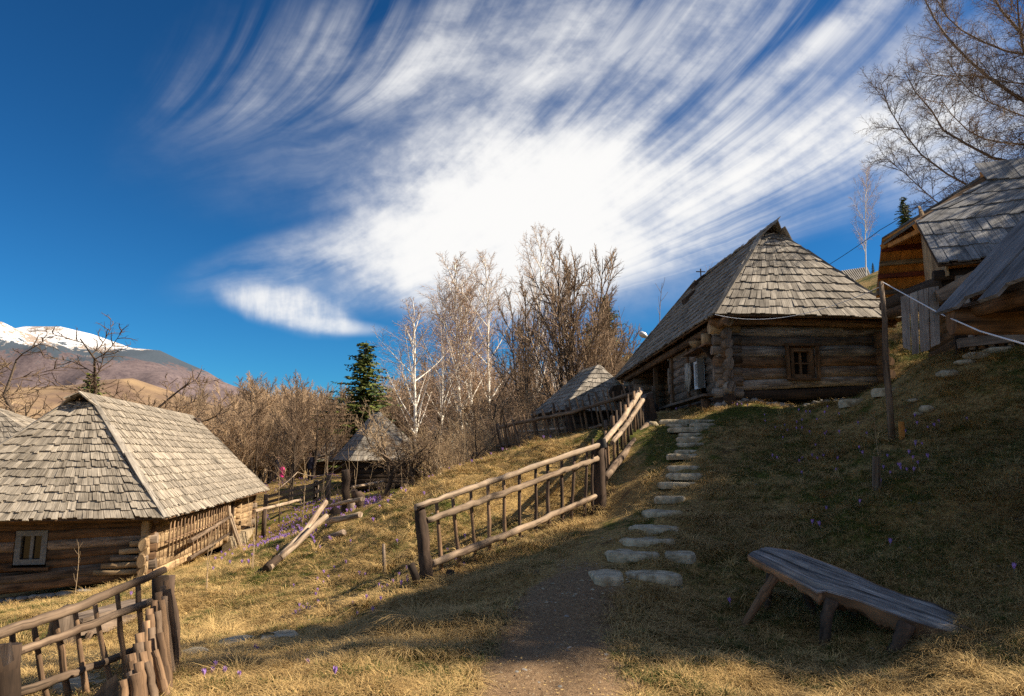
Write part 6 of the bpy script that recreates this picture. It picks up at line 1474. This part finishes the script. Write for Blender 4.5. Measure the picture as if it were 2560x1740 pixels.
def scatter(name, protos, x, y, scale, mat, label, lift=-.01, tilt=.3, seed=0):
    """one object: a cloud of points that carries grass tufts through geometry nodes"""
    z = Hn(x, y); n = len(x); r = np.random.default_rng(seed); e = .12
    gx = (Hn(x + e, y, False) - Hn(x - e, y, False)) / (2 * e); gy = (Hn(x, y + e, False) - Hn(x, y - e, False)) / (2 * e)
    me = bpy.data.meshes.new(name); me.vertices.add(n); me.vertices.foreach_set('co', np.stack([x, y, z + lift], -1).astype(np.float32).ravel())
    rz = np.where(r.uniform(0, 1, n) < .6, np.arctan2(-gy, -gx) + r.normal(0, .8, n), r.uniform(0, 6.28, n))
    rot = np.stack([r.normal(0, tilt * .4, n) , r.normal(0, tilt * .4, n) + 0.0, rz], -1)
    for nm_, ty, dat in (('rot', 'FLOAT_VECTOR', rot), ('scl', 'FLOAT', scale * r.uniform(.6, 1.4, n)), ('pick', 'INT', r.integers(0, len(protos), n))):
        a = me.attributes.new(nm_, ty, 'POINT'); a.data.foreach_set('vector' if ty == 'FLOAT_VECTOR' else 'value', np.ascontiguousarray(dat.astype(np.int32 if ty == 'INT' else np.float32)).ravel())
    o = bpy.data.objects.new(name, me); COL.objects.link(o); me.materials.append(mat)
    coll = bpy.data.collections.new(name + '_kinds')
    for i, (V, F) in enumerate(protos):
        pm = raw_mesh('%s_kind' % name, V, F, mat, smooth=True); po = bpy.data.objects.new('%s_kind' % name, pm); coll.objects.link(po)
    gn = bpy.data.node_groups.new(name, 'GeometryNodeTree'); gn.interface.new_socket('Geometry', in_out='INPUT', socket_type='NodeSocketGeometry'); gn.interface.new_socket('Geometry', in_out='OUTPUT', socket_type='NodeSocketGeometry')
    gi, go = gn.nodes.new('NodeGroupInput'), gn.nodes.new('NodeGroupOutput'); ip = gn.nodes.new('GeometryNodeInstanceOnPoints'); ci = gn.nodes.new('GeometryNodeCollectionInfo'); ci.inputs['Collection'].default_value = coll
    ci.inputs['Separate Children'].default_value = True; ci.inputs['Reset Children'].default_value = True
    def na(nm_, ty):
        q = gn.nodes.new('GeometryNodeInputNamedAttribute'); q.data_type = ty; q.inputs['Name'].default_value = nm_; return q.outputs['Attribute']
    gn.links.new(gi.outputs[0], ip.inputs['Points']); gn.links.new(ci.outputs[0], ip.inputs['Instance']); ip.inputs['Pick Instance'].default_value = True
    gn.links.new(na('pick', 'INT'), ip.inputs['Instance Index']); gn.links.new(na('rot', 'FLOAT_VECTOR'), ip.inputs['Rotation']); gn.links.new(na('scl', 'FLOAT'), ip.inputs['Scale']); gn.links.new(ip.outputs[0], go.inputs[0])
    md = o.modifiers.new('scatter', 'NODES'); md.node_group = gn
    return tag(o, label, 'grass', kind='stuff')
dryP = [tuft(1, 16, .10, .0016, 1.1, .06, .45), tuft(2, 14, .12, .0015, 1.0, .07, .5), tuft(3, 18, .09, .0018, 1.15, .07, .35), tuft(4, 10, .12, .0014, .7, .04, .8)]
grnP = [tuft(11, 14, .055, .0018, .5, .04), tuft(12, 12, .07, .0017, .7, .05), tuft(13, 16, .04, .002, .6, .05)]
x, y = sample_ground(230000, 3.6, 34, 1.45, seed=3); sc = np.clip(.85 + y * .02, .8, 1.25)
pdv = path_d(x, y); dens = vnoise(x * 1.3, y * 1.3, 8) + .5 + vnoise(x * 4, y * 4, 9) * .6
rr_ = np.random.default_rng(5).uniform(0, 1, len(x)); gf_ = green_f(x, y)
keep = boxes_mask(x, y) & off_steps(x, y) & (rr_ < np.clip(.05 + dens * 1.35, .04, 1)) & (pdv > np.random.default_rng(6).uniform(.75, 1.5, len(x)))
sel = keep & (np.random.default_rng(7).uniform(0, 1, len(x)) > gf_ * .85)
scatter('dry_grass', dryP, x[sel], y[sel], sc[sel] * (1 + .5 * np.clip(vnoise(x[sel] * .9, y[sel] * .9, 12) * 2, 0, 1)), M['dry'], 'matted dry straw grass over the whole slope', seed=1)
x, y = sample_ground(9000, 3.8, 24, 1.4, seed=61); tp_ = vnoise(x * 1.1, y * 1.1, 71) + vnoise(x * 3.1, y * 3.1, 72) * .7; keep = boxes_mask(x, y) & off_steps(x, y, 1.2) & (path_d(x, y) > 1.5) & (tp_ > .12) & (y > 5.6)
longP = [tuft(21, 70, .24, .0019, 1.1, .10, .55), tuft(22, 56, .20, .0018, 1.1, .08, .7), tuft(23, 80, .19, .002, 1.15, .12, .45)]
scatter('dry_tussocks', longP, x[keep], y[keep], np.full(keep.sum(), 1.05), M['dry'], 'long matted tussocks of last year\'s grass', seed=4)
x, y = sample_ground(130000, 3.6, 30, 1.5, seed=13); sc = np.clip(.8 + y * .02, .8, 1.2); pdv = path_d(x, y); gf_ = green_f(x, y)
cl_ = vnoise(x * .8, y * .8, 31) + vnoise(x * 2.5, y * 2.5, 32) * .8
keep = boxes_mask(x, y) & off_steps(x, y) & (pdv > np.random.default_rng(16).uniform(.7, 1.5, len(x))) & (np.random.default_rng(17).uniform(0, 1, len(x)) < np.clip(gf_ * 1.3 + cl_ * 1.3 - .08, .05, 1))
scatter('green_grass', grnP, x[keep], y[keep], sc[keep], M['greeng'], 'short fresh green grass coming up between the straw', seed=2)

# crocuses: the nearest as flowers of their own, the far drifts as one sheet of flowers
def crocus_mesh():
    mb = MB()
    for k in range(6):
        a = k * math.pi / 3; d = Vector((math.cos(a), math.sin(a), 0)); s = Vector((-math.sin(a), math.cos(a), 0)); b0 = len(mb.v)
        z0, z1, z2 = .05, .085, .115
        mb.v += [d * .004 + Vector((0, 0, z0)), d * .016 - s * .010 + Vector((0, 0, z1)), d * .019 + Vector((0, 0, z2)), d * .016 + s * .010 + Vector((0, 0, z1))]
        mb.quadface((b0, b0 + 1, b0 + 2, b0 + 3), [(0, 0)] * 4, .5, True)
    return mb
def crocus_obj():
    V = np.array([tuple(p) for p in crocus_mesh().v]); me = raw_mesh('flower', V, np.arange(24).reshape(6, 4), M['petal'], np.zeros((24, 2)), np.full(6, .5))
    sm_ = MB().tube([(0, 0, -.02), (.002, 0, .055)], .0028, 5, 0, False); sme = raw_mesh('stem', [tuple(p) for p in sm_.v], sm_.f, M['cloth'], sm_.uv, sm_.r)
    t = empty('crocus', (0, 0, 0), 'small purple crocus in the dry grass', 'flower', 'scattered purple crocuses')
    for n_, m_ in (('flower', me), ('stem', sme)): o = bpy.data.objects.new(n_, m_); COL.objects.link(o); o.parent = t
    return t
S7 = lambda x, y: (620 + .3038 * x, 1260 + .3038 * y)
cp = [S7(*q) for q in ((1023,915),(1083,825),(1310,680),(1260,670),(1258,700),(1195,692),(1138,685),(1098,688),(1073,692),(1305,600),(1300,540),(1243,608),(1423,545),(965,808),(893,900),(855,838),(748,615),(620,665),(560,640),(378,697),(500,890),(478,888),(540,880),(570,825),(545,782),(575,735),(460,850),(385,908),(362,908),(625,590),(660,608),(915,600),(1650,372),(1790,292),(1775,515),(1700,490),(1740,500),(1627,487),(845,315),(1230,340),(500,1355),(708,1460),(42,1210),(66,1212),(430,880),(418,852),(480,832),(712,512),(805,510),(955,618))]
cp += [(534,1680),(556,1700),(565,1660),(595,1700),(525,1692),(510,1715),(2226,1368),(2536,1438),(1828,1518),(2032,1320),(2052,1322),(2150,1272),(2205,1215),(2282,1150),(2288,1110),(2250,1172),(2340,1072),(2420,1052),(2350,1058),(2068,1275)]
cp += [(random.uniform(1890, 2330), random.uniform(1020, 1190)) for _ in range(55)] + [(1820 + x_, 1010 + x_ * .1) for x_ in range(0, 60, 12)]
c0 = crocus_obj(); first = True
for (u, v) in cp:
    h_ = ray_ground(u, v + 6)
    if h_ is None: continue
    p = Vector((h_[0], h_[1], H(*h_))); s_ = random.uniform(.7, .95)
    c = c0 if first else copy_tree(c0); first = False
    c.location = p; c.scale = (s_,) * 3; c.rotation_euler = (jit(.2), jit(.2), random.uniform(0, 6))
x, y = [], []
rg = np.random.default_rng(55)
for cx, cy, sx_, sy_, n_ in ((-5.6, 26, 1.6, 2.2, 620), (-2.9, 21.5, .9, 1.2, 330), (-5.2, 19.0, .8, 1.6, 260), (-4.4, 22.5, .6, 1.6, 200), (-8.5, 31, 2.4, 3, 300), (-12, 44, 4, 3, 250), (-1.0, 23, 1.2, 1.2, 150), (-4.0, 15.0, 1.0, 1.6, 60), (1.8, 20.5, 1.6, 1.0, 70), (-1.0, 18.2, 1.0, .6, 60)):
    x += list(rg.normal(cx, sx_, n_)); y += list(rg.normal(cy, sy_, n_))
x, y = np.array(x), np.array(y); k = boxes_mask(x, y); x, y = x[k], y[k]; z = Hn(x, y); base = np.array([tuple(p) for p in crocus_mesh().v]); sc = rg.uniform(.95, 1.3, len(x))
V = (base[None] * sc[:, None, None] + np.stack([x, y, z], -1)[:, None, :]).reshape(-1, 3); F = (np.arange(24).reshape(6, 4)[None] + (np.arange(len(x)) * 24)[:, None, None]).reshape(-1, 4)
o = bpy.data.objects.new('crocus_drifts', raw_mesh('crocus_drifts', V, F, M['petal'])); COL.objects.link(o); tag(o, 'drifts of purple crocuses on the orchard grass', 'flowers', kind='stuff')
# gravel and crumbs on the path, pale chips below the steps
def pebbles(name, x, y, size, mat, label):
    r = np.random.default_rng(9); n = len(x); z = Hn(x, y)
    b = np.array([(1,0,0),(.3,.9,0),(-.8,.6,0),(-.8,-.6,0),(.3,-.9,0),(.1,0,.7)]); f = np.array([(0,1,5),(1,2,5),(2,3,5),(3,4,5),(4,0,5)])
    a = r.uniform(0, 6.28, n); c, s = np.cos(a), np.sin(a); sx_ = size * r.uniform(.6, 1.5, n); sy_ = size * r.uniform(.4, 1.1, n); sz = size * r.uniform(.3, .8, n)
    px_ = b[None, :, 0] * sx_[:, None]; py_ = b[None, :, 1] * sy_[:, None]; V = np.stack([px_ * c[:, None] - py_ * s[:, None] + x[:, None], px_ * s[:, None] + py_ * c[:, None] + y[:, None], b[None, :, 2] * sz[:, None] + z[:, None] - .001], -1).reshape(-1, 3)
    V += r.normal(0, .0008, V.shape); F = (f[None] + (np.arange(n) * 6)[:, None, None]).reshape(-1, 3)
    o = bpy.data.objects.new(name, raw_mesh(name, V, F, M[mat])); COL.objects.link(o); tag(o, label, 'gravel', kind='stuff')
r = np.random.default_rng(21); y = r.uniform(4.2, 9, 5000); x = .3 + (y - 6) * .15 + r.normal(0, .6, 5000); k = (path_d(x, y) < 1.3) & off_steps(x, y); x, y = x[k], y[k]
pebbles('gravel', x, y, r.choice([.004, .006, .009, .014], len(x), p=[.45, .35, .15, .05]), 'clay', 'fine gravel on the trodden earth path')
y = r.uniform(7.0, 7.6, 60); x = r.normal(1.0, .35, 60); pebbles('stone_chips', x, y, r.choice([.012, .02, .03], 60), 'stone', 'pale stone chips below the lowest steps')
x, y = sample_ground(700, 4, 15, 1.4, seed=44); k = boxes_mask(x, y) & off_steps(x, y); pebbles('scattered_stones', x[k], y[k], np.random.default_rng(3).choice([.01, .016, .026], k.sum()), 'stone_dark', 'small stones scattered in the grass')
# dead leaves
x, y = sample_ground(5000, 3.8, 14, 1.4, seed=45); z = Hn(x, y) + .03; n = len(x); r = np.random.default_rng(8)
b = np.array([(-1, 0, 0), (0, -.5, .3), (1, 0, 0), (0, .5, .35)]) * .012; a = r.uniform(0, 6.28, n); c, s = np.cos(a)[:, None], np.sin(a)[:, None]; k = r.uniform(.7, 1.5, n)[:, None]
V = np.stack([(b[None, :, 0] * c - b[None, :, 1] * s) * k + x[:, None], (b[None, :, 0] * s + b[None, :, 1] * c) * k + y[:, None], b[None, :, 2] * k * r.uniform(-1, 2, n)[:, None] + z[:, None]], -1).reshape(-1, 3)
o = bpy.data.objects.new('dead_leaves', raw_mesh('dead_leaves', V, np.arange(4 * n).reshape(n, 4), M['dry'])); COL.objects.link(o); tag(o, 'dead leaf scraps in the grass', 'leaves', kind='stuff')
